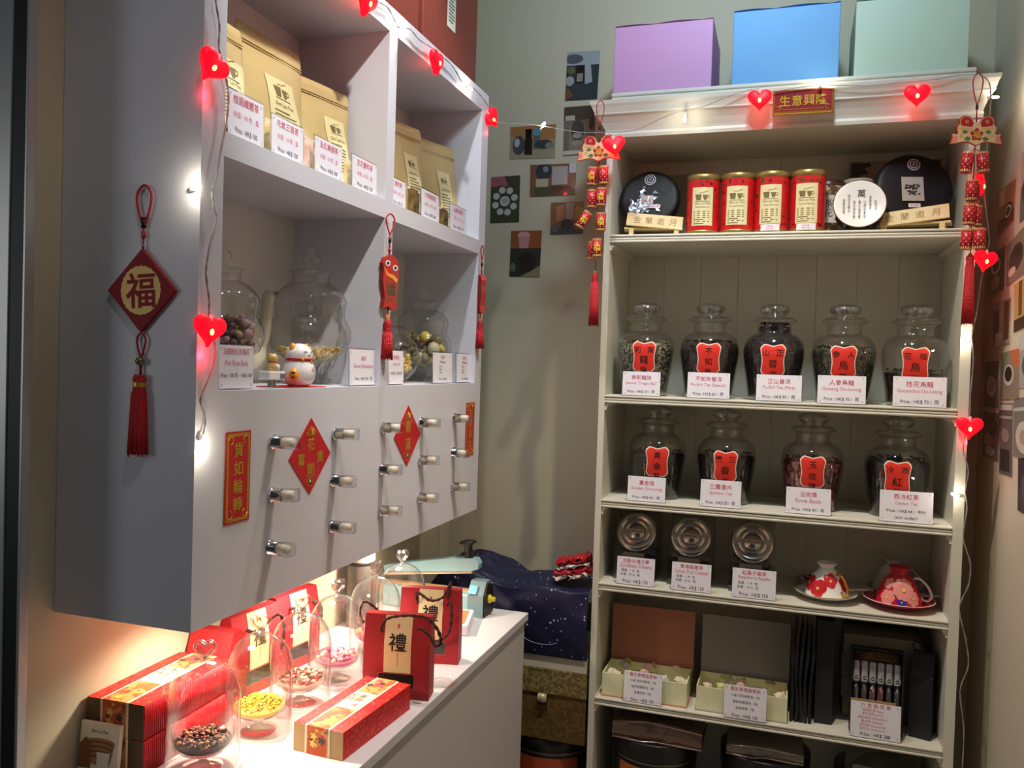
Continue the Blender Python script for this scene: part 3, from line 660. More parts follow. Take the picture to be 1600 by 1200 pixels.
# ================= candy jar row =================
M_LIDM = mat('satin_lid_metal', (190, 184, 172), 0.18, 0.95)
M_DGL = glass('smoky_jar_glass', (0.80, 0.80, 0.78), 0.5, 0.08, 2.5)
M_FRU = [mat('dried_fruit_dark', (50, 34, 34), 0.6), mat('dried_fruit_pink', (140, 96, 98), 0.6), mat('dried_fruit_grey', (96, 82, 80), 0.6)]
def candy(u, label, clabel, cols):
    x = fx(u, 0.075, SZ[3])
    t = thing('candy_jar', label, 'jar', (x, 0.055, SZ[3]+0.0005), 0, 'metal lidded candy jars')
    prof = [(0.0, 0.004), (0.004, 0.0), (0.118, 0.0), (0.124, 0.006), (0.124, 0.120), (0.116, 0.150), (0.085, 0.176), (0.055, 0.178), (-0.002, 0.075)]
    w = 0.056
    MB().prism(prof, -w, w, 0, Matrix(((0, 0, 1, 0), (1, 0, 0, 0), (0, 1, 0, 0), (0, 0, 0, 1)))).build('jar_body', M_DGL, t)
    L = T(0, 0.024, 0.128) @ RX(pi/2-0.50)
    MB().lathe([(0.046, -0.008), (0.053, -0.008), (0.055, -0.002), (0.0545, 0.004), (0.050, 0.008), (0.042, 0.0085), (0.039, 0.0035), (0.036, 0.003), (0.034, 0.006), (0.026, 0.0065), (0.0245, 0.0035), (0.022, 0.0035), (0.0215, 0.007), (0, 0.0075)], 44, 0, L).build('lid', M_LIDM, t)
    q = MB(); q.M = L; q.rect(-0.0205, -0.006, 0.0205, 0.005, 0, T(0, 0, 0.0082)); q.text(label.split()[0][:4], 0.0045, 1, T(0, 0, 0.0085)) if False else q.rect(-0.016, -0.0022, 0.016, 0.0016, 1, T(0, 0, 0.0085))
    q.build('lid_sticker', [mat('grey_beige_sticker', (176, 162, 146), 0.5), mat('faint_sticker_ink', (128, 110, 100), 0.6)], t)
    MB().rect(-0.03, -0.004, 0.026, 0.010, 0, T(0, -0.0008, 0.066) @ RX90).build('jar_sticker', mat('grey_beige_sticker', (176, 162, 146), 0.5), t)
    c = MB()
    c.bits(90, lambda: (R.uniform(-0.044, 0.044), R.uniform(0.014, 0.11), R.uniform(0.012, 0.085)), 0.011, [0, 1, 2], seg=6, rings=4)
    o = c.build('dried_fruit', [M_FRU[i] for i in cols]); o.location = (x, 0.055, SZ[3]+0.0005)
    tag(o, clabel, 'dried fruit', 'dried fruit in the candy jars', 'stuff')
candy(992, 'dark candy jar with tilted metal lid, leftmost of three', 'very dark dried fruit in the left candy jar', (0, 0, 0))
candy(1077, 'candy jar with tilted metal lid between the other two', 'pinkish dried fruit in the middle candy jar', (0, 1, 2))
candy(1173, 'candy jar with tilted metal lid, rightmost, nearest the teacups', 'greyish dried fruit in the right candy jar', (0, 2, 2))

# cups and saucers
SAUC = [(0, 0.002), (0.026, 0.0), (0.028, 0.003), (0.045, 0.006), (0.066, 0.014), (0.078, 0.020), (0.0785, 0.022), (0.066, 0.017), (0.045, 0.009), (0.028, 0.006), (0, 0.006)]
def saucer(x, y, z, label, m, rimm, sc=1.0, rot=None):
    t = thing('saucer', label, 'saucer', (x, y, z), 0, 'saucers on the cup shelf', rot); t.scale = (sc, sc, sc)
    MB().lathe(SAUC, 40).build('dish', m, t)
    MB().lathe([(0.0765, 0.0196), (0.0788, 0.0208), (0.0788, 0.0222), (0.0765, 0.0213)], 40).build('rim', rimm, t)
    return t
CUP = [(0.052, 0), (0.0515, 0.002), (0.046, 0.020), (0.040, 0.036), (0.032, 0.052), (0.022, 0.062), (0.017, 0.066), (0.0165, 0.070), (0.024, 0.078), (0.025, 0.080), (0.023, 0.081), (0.016, 0.0745), (0, 0.074)]
def cr(z):
    for (a, b), (c, d) in zip(CUP, CUP[1:]):
        if b <= z <= d and d > b: return a+(c-a)*(z-b)/(d-b)
    return 0.02
def cup(x, y, z, label, m, hm, flowers, hang, sc=1.0):
    t = thing('teacup', label, 'cup', (x, y, z), 0, 'upside-down teacups'); t.scale = (sc, sc, sc)
    MB().lathe(CUP, 36).build('bowl', m, t)
    ca, sa = math.cos(hang), math.sin(hang)
    pts = smooth_path([(0.030, 0.056), (0.044, 0.056), (0.060, 0.040), (0.068, 0.020), (0.060, 0.008), (0.050, 0.010), (0.047, 0.016)], 5)
    MB().tube([(p[0]*ca, p[0]*sa, p[1]) for p in [(a.x, a.y) for a in [Vector((q[0], q[1], 0)) for q in pts]]], 0.0030, 8).build('handle', hm, t)
    if flowers:
        q = MB()
        for (a, zz, rad, mi, pet) in flowers[1]:
            def f(dx, dz, off): 
                zc = min(max(zz+dz, 0.001), 0.064); r = cr(zc)+off; th = a+dx/max(r, 0.015); return (r*math.cos(th), r*math.sin(th), zc)
            for k in range(pet):
                b0 = 2*pi*k/pet; off = 0.0006+0.00012*k; pr_ = rad*(0.50 if pet < 7 else 0.36); pd = rad*(0.50 if pet < 7 else 0.62)
                vs = [f(pd*math.cos(b0), pd*math.sin(b0), off)]+[f(pd*math.cos(b0)+pr_*math.cos(q_*pi/7), pd*math.sin(b0)+pr_*math.sin(q_*pi/7), off) for q_ in range(14)]
                q.add(vs, [(0, 1+q_, 1+(q_+1) % 14) for q_ in range(14)], mi)
            q.add([f(rad*0.55*math.cos(k*pi/6), rad*0.55*math.sin(k*pi/6), 0.0014) for k in range(12)], [tuple(range(12))], mi)
            vs = [f(rad*0.18*math.cos(k*pi/4), rad*0.18*math.sin(k*pi/4), 0.0022) for k in range(8)]
            q.add(vs, [tuple(range(8))], 1)
        q.build('painted_flowers', flowers[0], t)
    return t
z3 = SZ[3]
M_FR = mat('red_flower_glaze', (206, 40, 50), 0.2); M_FC = mat('flower_centre', (236, 200, 120), 0.3); M_FP = mat('pink_flower_glaze', (232, 150, 140), 0.2); M_FB = mat('blue_flower_glaze', (48, 58, 170), 0.2)
M_CUPR = mat('red_glaze', (196, 30, 46), 0.15, coat=0.5)
fl1 = ([M_FR, M_FC, M_FP, M_FB], [(-2.05, 0.022, 0.022, 0, 5), (-1.35, 0.042, 0.018, 0, 5), (-2.7, 0.03, 0.02, 0, 5), (-0.3, 0.03, 0.02, 0, 5)])
fl2 = ([M_FP, M_FC, M_FR, M_FB], [(-1.45, 0.036, 0.024, 0, 9), (-2.2, 0.016, 0.017, 0, 6), (-1.55, 0.010, 0.011, 3, 4), (-1.0, 0.018, 0.017, 0, 7), (-2.3, 0.045, 0.012, 0, 5)])
x1 = fx(1290, 0.085, z3); x2 = fx(1404, 0.075, z3)
M_DARKF = speck('dark_blue_floral_glaze', (34, 36, 48), (200, 200, 190), 50, 0.62, 0.2, 0)
saucer(x1, 0.085, z3+0.0005, 'white saucer under the white teacup with red flowers', M_PORC, M_GILT)
saucer(x2, 0.085, z3+0.0005, 'red glazed saucer under the red teacup', M_CUPR, M_PORC, 1.06)
cup(x1, 0.085, z3+0.0135, 'white upside-down teacup painted with red flowers', M_PORC, M_GILT, fl1, -0.75)
cup(x2, 0.085, z3+0.0145, 'red upside-down teacup painted with pink and blue flowers', M_CUPR, M_PORC, fl2, -0.1, 1.08)
xb1 = fx(1288, 0.215, z3); xb2 = fx(1395, 0.215, z3)
saucer(xb1-0.01, 0.215, z3+0.0005, 'dark floral saucer behind the white teacup', M_DARKF, M_PORC, 0.80)
saucer(xb2, 0.215, z3+0.0005, 'dark floral saucer behind the red teacup', M_DARKF, M_PORC, 0.80)
cup(xb2, 0.215, z3+0.0128, 'plain greyish upside-down teacup behind the red one', mat('grey_porcelain', (206, 202, 190), 0.25), mat('grey_porcelain', (206, 202, 190), 0.25), None, -0.1, 1.0)
def spoon(x, y, label, rz):
    t = thing('porcelain_spoon', label, 'spoon', (x, y, z3+0.0245), rz, 'white spoons lying on the saucers')
    MB().ell((0, 0, 0.001), (0.016, 0.011, 0.0035), seg=14, rings=8).build('spoon_bowl', M_PORC, t)
    MB().tube([(0.014, 0, 0.001), (0.03, 0, 0.002), (0.058, 0, 0.003)], [0.003, 0.003, 0.0045], 8).build('handle', M_PORC, t)
spoon(x1+0.058, 0.105, 'white spoon on the saucer of the white teacup', 0.25)
spoon(x2+0.066, 0.125, 'white spoon on the saucer of the red teacup', 0.1)

# ================= gift box row =================
z4 = SZ[4]
M_YG = mat('pale_yellow_green_card', (232, 230, 188), 0.5)
M_SACH = [mat('sachet_cream', (224, 210, 180), 0.4), mat('sachet_green', (200, 200, 120), 0.45), mat('sachet_pink', (224, 190, 184), 0.4), mat('sachet_white', (214, 214, 210), 0.3)]
def gbox(label, x0, x1, lid, lcol, slabel):
    w = (x1-x0)/2; cx = (x0+x1)/2; d = 0.115; h = 0.062
    t = thing('open_gift_box', label, 'gift box', (cx, 0.018, z4+0.0005), 0, 'open gift boxes with upright lids')
    ml = mat(lid+'_lid_board', lcol, 0.6)
    MB().box(-w-0.002, -0.004, 0, w+0.003, d+0.01, 0.002).build('base_board', ml, t)
    b = MB().box(-w, 0, 0.002, w, 0.003, h).box(-w, d-0.003, 0.002, w, d, h).box(-w, 0.003, 0.002, -w+0.003, d-0.003, h).box(w-0.003, 0.003, 0.002, w, d-0.003, h).box(-w+0.003, 0.003, 0.002, w-0.003, d-0.003, 0.005)
    b.build('tray', M_YG, t)
    MB().box(-w-0.001, 0, 0, w+0.003, 0.003, 0.215, 0, T(0, d+0.004, 0) @ RX(-0.05)).build('lid', ml, t)
    for i in range(9):
        x = -w+0.022+(2*w-0.044)*(i%5)/4+R.uniform(-0.006, 0.006) if i < 5 else R.uniform(-w+0.03, w-0.03)
        y = 0.03+0.055*(i >= 5)+R.uniform(-0.006, 0.012)
        s = MB()
        k = R.uniform(-0.9, 0.9); a, bq = 0.016, 0.009
        if i % 3 == 2:
            s.prism([(0.015*math.cos(q*pi/8), 0.015*math.sin(q*pi/8)) for q in range(9)], -0.004, 0.004)
        else:
            s.grid(6, 4, lambda u, v: ((u-0.5)*2*a, (v-0.5)*2*bq, 0.006*math.sin(pi*u)*math.sin(pi*v)+0.003*math.sin(u*9+v*4)), 0)
            s.grid(6, 4, lambda u, v: ((0.5-u)*2*a, (v-0.5)*2*bq, -0.006*math.sin(pi*u)*math.sin(pi*v)+0.003*math.sin((1-u)*9+v*4)), 0)
        o = s.build('tea_sachet', M_SACH[i % 4]); o.location = (cx+x, 0.018+y, z4+0.057+0.004*(i >= 5)); o.rotation_euler = (R.uniform(0.5, 1.1), R.uniform(-0.4, 0.4), k)
        tag(o, slabel, 'sachet', 'sachets in the %s lidded gift box' % lid)
xl0, xl1, xr0, xr1 = fx(940, 0.018, z4), fx(1072, 0.018, z4), fx(1087, 0.018, z4), fx(1229, 0.018, z4)
gbox('open pale yellow gift box with a dusty pink upright lid', xl0, xl1, 'pink', (186, 122, 100), 'small wrapped sachet in the pink lidded gift box')
gbox('open pale yellow gift box with a grey upright lid', xr0, xr1, 'grey', (150, 148, 146), 'small wrapped sachet in the grey lidded gift box')
M_BLKP = mat('black_paper', (18, 18, 20), 0.6, bump=0.1, bscale=60); M_BLKG = mat('charcoal_board', (26, 27, 31), 0.5)
xa, xb = fx(1229, 0.04, z4), fx(1268, 0.04, z4)
for i in range(5):
    x = xa+0.006+i*0.0115
    t = thing('folded_paper_bag', 'folded black paper bag standing in the row beside the grey lidded box', 'paper bag', (x, 0.035, z4+0.0005), 0, 'folded black paper bags')
    MB().grid(1, 14, lambda u, v, i=i: ((0.0045*math.sin(v*5+i)*(v > 0.05)*0.6), 0.0+0.14*u, 0.242*v), 0).grid(1, 14, lambda u, v, i=i: (0.006+(0.0045*math.sin(v*5+i)*(v > 0.05)*0.6)+0.002*math.sin(v*11), 0.14*(1-u), 0.242*v), 0).grid(1, 14, lambda u, v, i=i: ((0.0045*math.sin(v*5+i)*(v > 0.05)*0.6)*(1-u)+u*(0.006+(0.0045*math.sin(v*5+i)*(v > 0.05)*0.6)+0.002*math.sin(v*11)), 0.006*math.sin(v*16+i) if False else 0.0, 0.242*v), 0).build('folded_bag', M_BLKP, t)
xa, xb = fx(1271, 0.06, z4), fx(1299, 0.06, z4)
t = thing('black_box', 'tall plain black box between folded bags and tea tube set', 'box', ((xa+xb)/2, 0.05, z4+0.0005))
MB().box(-(xb-xa)/2, 0, 0, (xb-xa)/2, 0.10, 0.262, bev=0.001).build('body', M_BLKG, t)
t = thing('black_box', 'wide black box at the back behind the grey boxes', 'box', (0.74, 0.235, z4+0.0005))
MB().box(-0.088, 0, 0, 0.088, 0.045, 0.268, bev=0.001).build('body', M_BLKG, t)
MB().box(0.030, -0.001, 0.22, 0.031, 0, 0.262).build('seam', mat('grey_seam', (70, 70, 72), 0.5), t)
for i in range(4):
    w = [0.088, 0.092, 0.094, 0.09][i]
    t = thing('slim_grey_box', ['bottom', 'second', 'third', 'top'][i]+' slim grey-brown box of the stack behind the tea tube set', 'box', (0.728, 0.118, z4+0.0005+i*0.0545), 0, 'slim grey boxes stacked behind the tea tubes')
    MB().box(-w, 0, 0, w, 0.10, 0.0535, bev=0.001).build('body', mat('grey_brown_board', (140, 132, 114), 0.6), t)
# tea tube set
t = thing('tea_tube_set', 'boxed set of six tea tubes with kraft label, leaning on grey boxes', 'gift set', (0.712, 0.052, z4+0.0005), 0, None, (-0.10, 0, 0))
w = 0.060
MB().box(-w, 0, 0, w, 0.004, 0.205).box(-w, -0.028, 0, -w+0.003, 0, 0.205).box(w-0.003, -0.028, 0, w, 0, 0.205).box(-w+0.003, -0.028, 0, w-0.003, 0, 0.003).box(-w+0.003, -0.028, 0.202, w-0.003, 0, 0.205).build('tray', M_BLKG, t)
s = MB()
for i in range(60): s.tube([(R.uniform(-w+0.008, w-0.008), R.uniform(-0.02, -0.005), R.uniform(0.172, 0.198)) for _ in range(3)], 0.0008, 4)
o = s.build('straw_packing', mat('straw', (112, 92, 56), 0.7), t)
tg = MB().lathe([(0, 0), (0.0075, 0.003), (0.0075, 0.115), (0, 0.115)], 16).mesh('tube', [glass('tube_glass', (0.9, 0.9, 0.9), 0.5, 0.12)])
tp = MB().lathe([(0.0085, 0.118), (0.0085, 0.166), (0.007, 0.168), (0, 0.168)], 16).mesh('cap', [mat('grey_silver_cap', (168, 168, 172), 0.35, 0.4)])
tcl = MB().disc(0, 0, 0.0068, 0, T(0, -0.0088, 0.128) @ RX90).disc(0, 0, 0.005, 1, T(0, -0.009, 0.128) @ RX90).rect(-0.003, -0.0012, 0.003, 0.0012, 0, T(0, -0.0092, 0.128) @ RX90).mesh('round_seal', [mat('seal_white', (200, 200, 200), 0.5), M_BLACK])
tt = [MB().lathe([(0, 0.004), (0.0065, 0.006), (0.0065, 0.108), (0, 0.108)], 12).mesh('dry_tea', [m]) for m in (K2, K3, K6, K6, K2, K5)]
for i in range(6):
    o = bpy.data.objects.new('tube', tg); COL.objects.link(o); o.parent = t; o.location = (-0.0465+0.0187*i, -0.014, 0.0035)
    for nm, me in (('cap', tp), ('round_seal', tcl), ('dry_tea', tt[i])):
        c = bpy.data.objects.new(nm, me); COL.objects.link(c); c.parent = o
q = MB(); q.M = T(-0.005, -0.030, 0.052) @ RX90; q.box(-w+0.006, -0.046, -0.0005, w-0.012, 0.030, 0.0005, 0); q.disc(0.006, 0.006, 0.009, 1, T(0, 0, 0.001)); q.rect(-0.03, -0.02, 0.03, -0.016, 1, T(0, 0, 0.001)); q.build('kraft_label', [mat('kraft_card', (196, 160, 104), 0.6), M_LOGO], t)
t = thing('black_gift_bag', 'black gabled gift bag with side window at the right end of its shelf', 'gift bag', (0.812, 0.050, z4+0.0005), -0.30)
MB().prism([(0, 0), (0, 0.15), (0.028, 0.205), (0.042, 0.205), (0.07, 0.15), (0.07, 0)], -0.025, 0.025, 0, Matrix(((0, 0, 1, 0), (1, 0, 0, 0), (0, 1, 0, 0), (0, 0, 0, 1)))).build('body', M_BLKG, t)
MB().add([(-0.0256, 0.01, 0.06), (-0.0256, 0.03, 0.06), (-0.0256, 0.03, 0.10), (-0.0256, 0.01, 0.10)], [(0, 1, 2, 3)]).build('window', mat('brown_pink_print', (120, 86, 78), 0.5), t)
MB().tube(smooth_path([(-0.02, 0.03, 0.2), (-0.024, 0.02, 0.222), (-0.01, 0.01, 0.232), (0.0, 0.02, 0.205)], 5), 0.0022, 6).build('handle', M_BLKP, t)

# ================= bottom visible row =================
z5 = SZ[5]
M_TINB = mat('black_tin', (30, 28, 28), 0.3); M_ORG = mat('orange_label', (190, 104, 40), 0.45); M_TINR = mat('silver_rim', (120, 118, 108), 0.3, 0.8)
def bigtin(label, x, y, r, h, z, lc):
    t = thing('large_tea_tin', label, 'tin', (x, y, z+0.0005), 0, 'large dark tea tins')
    MB().lathe([(0, 0), (r, 0), (r, h-0.045)], 40).build('body', M_TINB, t)
    MB().lathe([(r+0.001, h-0.047), (r+0.0025, h-0.045), (r+0.0025, h-0.002), (r, h), (0, h)], 40).build('lid', M_TINB, t)
    MB().lathe([(r+0.0015, h-0.055), (r+0.003, h-0.053), (r+0.0015, h-0.050)], 40).build('rim', M_TINR, t)
    b = -pi/2
    MB().lathe([(r+0.0008, h-0.065), (r+0.0008, 0.02)], 16, 0, None, True, b-0.85, b+0.85).build('label', lc, t)
bigtin('large dark tin with orange label, left on the lowest shelf', 0.165, 0.125, 0.112, 0.235, z5, M_ORG)
bigtin('large dark tin under the folded silver bag, middle of the lowest shelf', 0.455, 0.135, 0.112, 0.235, z5, mat('brown_label', (112, 84, 52), 0.45))
bigtin('large dark tin at the right end of the lowest shelf', 0.735, 0.150, 0.105, 0.215, z5, mat('brown_label', (112, 84, 52), 0.45))
M_FOIL = mat('brown_foil', (150, 124, 112), 0.25, 0.7, bump=0.5, bscale=50); M_SILV = mat('dull_silver_bag', (150, 142, 132), 0.35, 0.5, bump=0.3, bscale=40)
def foil(label, loc, rz, w, d, h, m, seed):
    t = thing('foil_bag', label, 'bag', loc, rz, 'folded foil bags')
    rr = random.Random(seed)
    f = lambda u, v: (-w+2*w*u, d*v, h*(0.75+0.25*math.sin(pi*u))+0.004*noise.noise(Vector((u*6, v*3, seed))))
    MB().grid(18, 5, f, 0, None, True).grid(18, 5, lambda u, v: (w-2*w*u, d*v, 0.001), 0).grid(18, 4, lambda u, v: (-w+2*w*u, -0.006*math.sin(pi*v)-0.003*noise.noise(Vector((u*9, v*2, seed))), 0.001+(f(u, 0)[2]-0.001)*v), 0, None, False).build('folded_bag', m, t)
    MB().tube([(-w, -0.004, 0.003), (-w*0.3, -0.007, 0.0), (0, -0.005, 0.004), (w, -0.004, 0.002)], 0.0028, 5).tube([(-w, -0.003, h*0.76), (-w*0.2, -0.004, h*0.97), (w, -0.003, h*0.76)], 0.002, 5).build('folded_edge', mat('bright_foil_edge', (214, 196, 186), 0.2, 0.8), t)
foil('brown foil bag lying folded on the left large tin', (0.180, 0.03, z5+0.2365), 0.0, 0.118, 0.17, 0.055, M_FOIL, 1)
foil('dull silver bag lying folded on the middle large tin', (0.455, 0.045, z5+0.2365), 0.02, 0.095, 0.17, 0.030, M_SILV, 2)
t = thing('clear_plastic_bag', 'crumpled clear bag with white label on the right large tin', 'bag', (0.735, 0.045, z5+0.2165), -0.1)
MB().grid(16, 10, lambda u, v: (-0.09+0.18*u, 0.02+0.17*v, 0.002+0.045*math.sin(pi*u)*math.sin(pi*v*0.9+0.2)+0.01*noise.noise(Vector((u*5, v*5, 2)))), 0).build('bag_film', glass('crinkled_bag_film', (0.8, 0.8, 0.8), 0.6, 0.25, 2), t)
MB().rect(-0.07, 0.0, 0.07, 0.03, 0, T(0, 0.012, 0.006) @ RX(0.9)).build('label', mat('grey_label', (150, 148, 150), 0.5), t)
# ================= photo prints on the walls =================
PCOL = {}
def pm(c):
    k = 'print_%02x%02x%02x' % c
    return mat(k, c, 0.22, coat=0.4)
def photo(label, plane, val, quad, bgc, shapes, group):
    """quad: pixel corners TL, TR, BR, BL seen on the wall; shapes in unit coords (x right, y up)"""
    P = [on(plane, val, *q) for q in quad]
    c = sum(P, Vector())/4
    rz = 0 if plane == 'y' else -pi/2
    t = thing('photo_print', label, 'photo', tuple(c), rz, group)
    inv = (T(*c) @ RZ(rz)).inverted(); L = [inv @ p for p in P]; L = [(p.x, p.z) for p in L]
    m = [pm(bgc)]; q = MB(); q.M = RX90
    q.prism([L[3], L[2], L[1], L[0]], 0.0003, 0.0015, 0)
    def uv(x, y):
        a = (L[3][0]+(L[2][0]-L[3][0])*x, L[3][1]+(L[2][1]-L[3][1])*x); b = (L[0][0]+(L[1][0]-L[0][0])*x, L[0][1]+(L[1][1]-L[0][1])*x)
        return (a[0]+(b[0]-a[0])*y, a[1]+(b[1]-a[1])*y)
    for i, s in enumerate(shapes):
        kind, col = s[0], s[1]; mm = pm(col)
        if mm not in m: m.append(mm)
        k = m.index(mm)
        if kind == 'r': x0, y0, x1, y1 = s[2:6]; poly = [(x0, y0), (x1, y0), (x1, y1), (x0, y1)]
        elif kind == 'e': x, y, rx, ry = s[2:6]; poly = [(x+rx*math.cos(2*pi*j/18), y+ry*math.sin(2*pi*j/18)) for j in range(18)]
        else: poly = s[2]
        poly = [(min(max(a, 0), 1), min(max(b, 0), 1)) for a, b in poly]
        q.add([(uv(a, b)[0], uv(a, b)[1], 0.0017+0.00012*i) for a, b in poly], [tuple(range(len(poly)))], k)
    q.build('print', m, t)
    return t
def rq(u0, v0, u1, v1, sk=0.0): return [(u0, v0+sk), (u1, v0), (u1, v1), (u0, v1+sk)]
BWY = YB-0.0002; G = 'photo prints on the back wall'
DK = (38, 40, 38); WH = (205, 205, 200)
photo('dark photo of a black jar and silver bag, topmost on the back wall', 'y', BWY, [(887, 82), (938, 79), (933, 155), (883, 158)], (46, 56, 58), [('r', (150, 155, 160), 0, .72, 1, 1), ('e', (80, 84, 88), .2, .85, .3, .1), ('r', (30, 24, 22), .3, .35, .55, .72), ('r', (130, 128, 120), .33, .38, .52, .55), ('p', (150, 155, 155), [(.6, .32), (.82, .36), (.72, .82), (.55, .8)]), ('e', (150, 150, 145), .12, .4, .14, .1), ('e', (92, 92, 60), .15, .62, .12, .08), ('p', (104, 70, 44), [(0, 0), (.25, .1), (.1, .25), (0, .25)])], G)
photo('taupe photo of packets, beside the bookcase crown', 'y', BWY, [(882, 168), (931, 164), (928, 241), (880, 244)], (108, 98, 84), [('r', (70, 60, 50), 0, .72, 1, 1), ('r', (170, 166, 150), .05, .72, .35, .82), ('r', (126, 120, 98), .18, .1, .7, .62), ('e', (66, 60, 58), .45, .5, .22, .22), ('e', (150, 140, 130), .45, .4, .16, .06), ('e', (150, 140, 130), .45, .25, .16, .06), ('e', (60, 44, 30), .9, .62, .09, .12), ('r', (190, 186, 170), 0, 0.02, 1, .1)], G)
photo('photo of bottles with black and blue stoppers, left of taupe photo', 'y', BWY, [(798, 199), (869, 194), (867, 247), (796, 249)], (150, 140, 116), [('p', (156, 112, 70), [(0, .7), (0, 1), (1, 1), (1, .55), (.6, .6)]), ('e', (70, 74, 76), .2, .42, .14, .3), ('e', (170, 170, 168), .16, .5, .06, .14), ('r', (44, 34, 28), .33, .12, .50, .6), ('r', (22, 20, 20), .34, .6, .48, .9), ('r', (84, 92, 90), .52, .3, .66, .7), ('e', (70, 140, 166), .59, .8, .08, .12), ('e', (60, 64, 60), .75, .42, .2, .14), ('e', (120, 118, 108), .88, .38, .1, .1)], G)
photo('photo of a planter and white box, right of the cup photo', 'y', BWY, [(829, 258), (901, 255), (899, 305), (828, 308)], (120, 84, 60), [('p', (74, 76, 54), [(.1, 0), (1, 0), (.95, .3), (.1, .35)]), ('e', (50, 58, 64), .3, .78, .18, .26), ('e', (120, 130, 136), .34, .85, .06, .1), ('r', (178, 168, 140), .13, .3, .4, .55), ('r', (168, 162, 156), .48, .35, .82, .92), ('e', (60, 48, 36), .7, .25, .24, .06), ('e', (70, 56, 44), .6, .18, .16, .05), ('r', (196, 190, 190), .85, .7, 1, 1)], G)
photo('dark green photo of white cups in a ring', 'y', BWY, [(768, 277), (813, 274), (811, 347), (766, 349)], (58, 64, 44), [('p', (150, 84, 96), [(0, 1), (.02, .78), (.3, .8), (.6, .78), (.45, 1)])]+[('e', (176, 180, 176), .5+.34*math.cos(a), .46+.25*math.sin(a), .115, .072) for a in [2*pi*i/8+.3 for i in range(8)]]+[('e', (184, 186, 182), .5, .46, .17, .11), ('e', (150, 152, 150), .5, .47, .11, .07)], G)
photo('orange-brown photo of three tea envelopes', 'y', BWY, [(861, 317), (912, 315), (911, 365), (860, 367)], (132, 96, 60), [('p', (186, 130, 92), [(.18, .42), (.42, .45), (.42, .92), (.18, .88)]), ('p', (160, 156, 146), [(.45, .45), (.7, .48), (.72, .98), (.46, .96)]), ('p', (176, 140, 70), [(.72, .48), (.95, .4), (1, .8), (.78, .88)]), ('r', (70, 66, 66), 0, 0, 1, .22), ('e', (96, 96, 100), .15, .2, .13, .12), ('e', (44, 44, 52), .5, .3, .18, .18), ('e', (110, 104, 100), .85, .22, .12, .1)], G)
photo('photo of a pink cup above a dark teapot, lowest on the back wall', 'y', BWY, [(799, 361), (847, 360), (843, 433), (796, 432)], (44, 48, 44), [('r', (140, 78, 40), 0, .62, 1, 1), ('e', (204, 150, 146), .42, .9, .2, .08), ('p', (190, 132, 130), [(.3, .62), (.58, .62), (.62, .88), (.25, .88)]), ('e', (38, 28, 28), .55, .32, .3, .22), ('p', (130, 124, 90), [(.35, 0), (1, 0), (1, .25), (.7, .12)]), ('e', (90, 94, 90), .1, .2, .1, .1)], G)
G = 'photo prints on the right wall'
RW = XR-0.0002
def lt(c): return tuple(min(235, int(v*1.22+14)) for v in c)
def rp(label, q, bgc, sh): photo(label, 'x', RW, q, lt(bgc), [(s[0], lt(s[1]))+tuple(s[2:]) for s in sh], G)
rp('orange-brown photo with a dark cup, highest by the hanging fish', [(1561, 300), (1588, 279), (1585, 342), (1559, 371)], (150, 104, 70), [('r', (90, 60, 44), 0, .0, 1, .3), ('e', (40, 28, 24), .65, .35, .28, .2), ('e', (216, 206, 190), .65, .35, .2, .14), ('e', (36, 24, 20), .65, .35, .15, .1), ('r', (196, 150, 110), .1, .6, .45, .95)])
rp('grey green photo at the picture edge, next to the orange-brown one', [(1598, 240), (1625, 205), (1622, 320), (1594, 348)], (90, 98, 84), [('r', (150, 150, 140), .0, .5, .5, 1), ('e', (50, 56, 44), .4, .4, .3, .2)])
rp('dark photo of cups, directly below the orange-brown photo', [(1546, 402), (1571, 384), (1569, 452), (1544, 464)], (74, 72, 70), [('e', (180, 178, 172), .5, .65, .3, .2), ('e', (60, 50, 44), .5, .65, .2, .13), ('e', (150, 148, 146), .5, .25, .28, .16)])
rp('photo with a dark teacup on cloth, right of the dark cup photo', [(1574, 385), (1606, 348), (1604, 425), (1573, 448)], (120, 112, 96), [('e', (60, 52, 46), .5, .5, .36, .3), ('e', (186, 180, 170), .3, .25, .2, .1), ('e', (44, 36, 32), .6, .6, .16, .12)])
rp('grey photo of two standing figures in sunlight', [(1551, 475), (1580, 465), (1578, 536), (1551, 544)], (140, 132, 122), [('r', (80, 66, 56), .1, .2, .4, .8), ('r', (96, 60, 44), .7, .1, .95, .95), ('r', (240, 236, 226), .2, 0, .6, .3)])
rp('wooden shelf photo at the picture edge', [(1586, 445), (1612, 428), (1610, 508), (1585, 520)], (176, 140, 84), [('r', (60, 48, 36), 0, 0, 1, .25), ('r', (96, 74, 50), .3, .3, .5, 1)])
rp('photo of a white cup seen from above on dark leaves', [(1540, 566), (1561, 564), (1560, 637), (1538, 635)], (84, 86, 80), [('e', (196, 196, 190), .55, .45, .34, .22), ('e', (150, 150, 150), .55, .47, .24, .15), ('e', (50, 60, 44), .2, .85, .2, .12)])
rp('photo of a coffee cup with green leaf and orange cloth', [(1565, 552), (1594, 544), (1593, 624), (1564, 624)], (130, 118, 104), [('p', (90, 130, 70), [(0, .6), (.25, 1), (.4, 1), (.1, .5)]), ('p', (176, 96, 66), [(.5, 1), (1, 1), (1, .6), (.7, .7)]), ('e', (210, 206, 196), .45, .5, .28, .22), ('e', (44, 26, 22), .45, .52, .2, .16)])
rp('pale photo at the picture edge, right of the coffee cup photo', [(1594, 524), (1618, 512), (1616, 606), (1593, 606)], (150, 150, 150), [('e', (90, 86, 82), .5, .4, .3, .2), ('r', (190, 190, 190), 0, .7, 1, 1)])
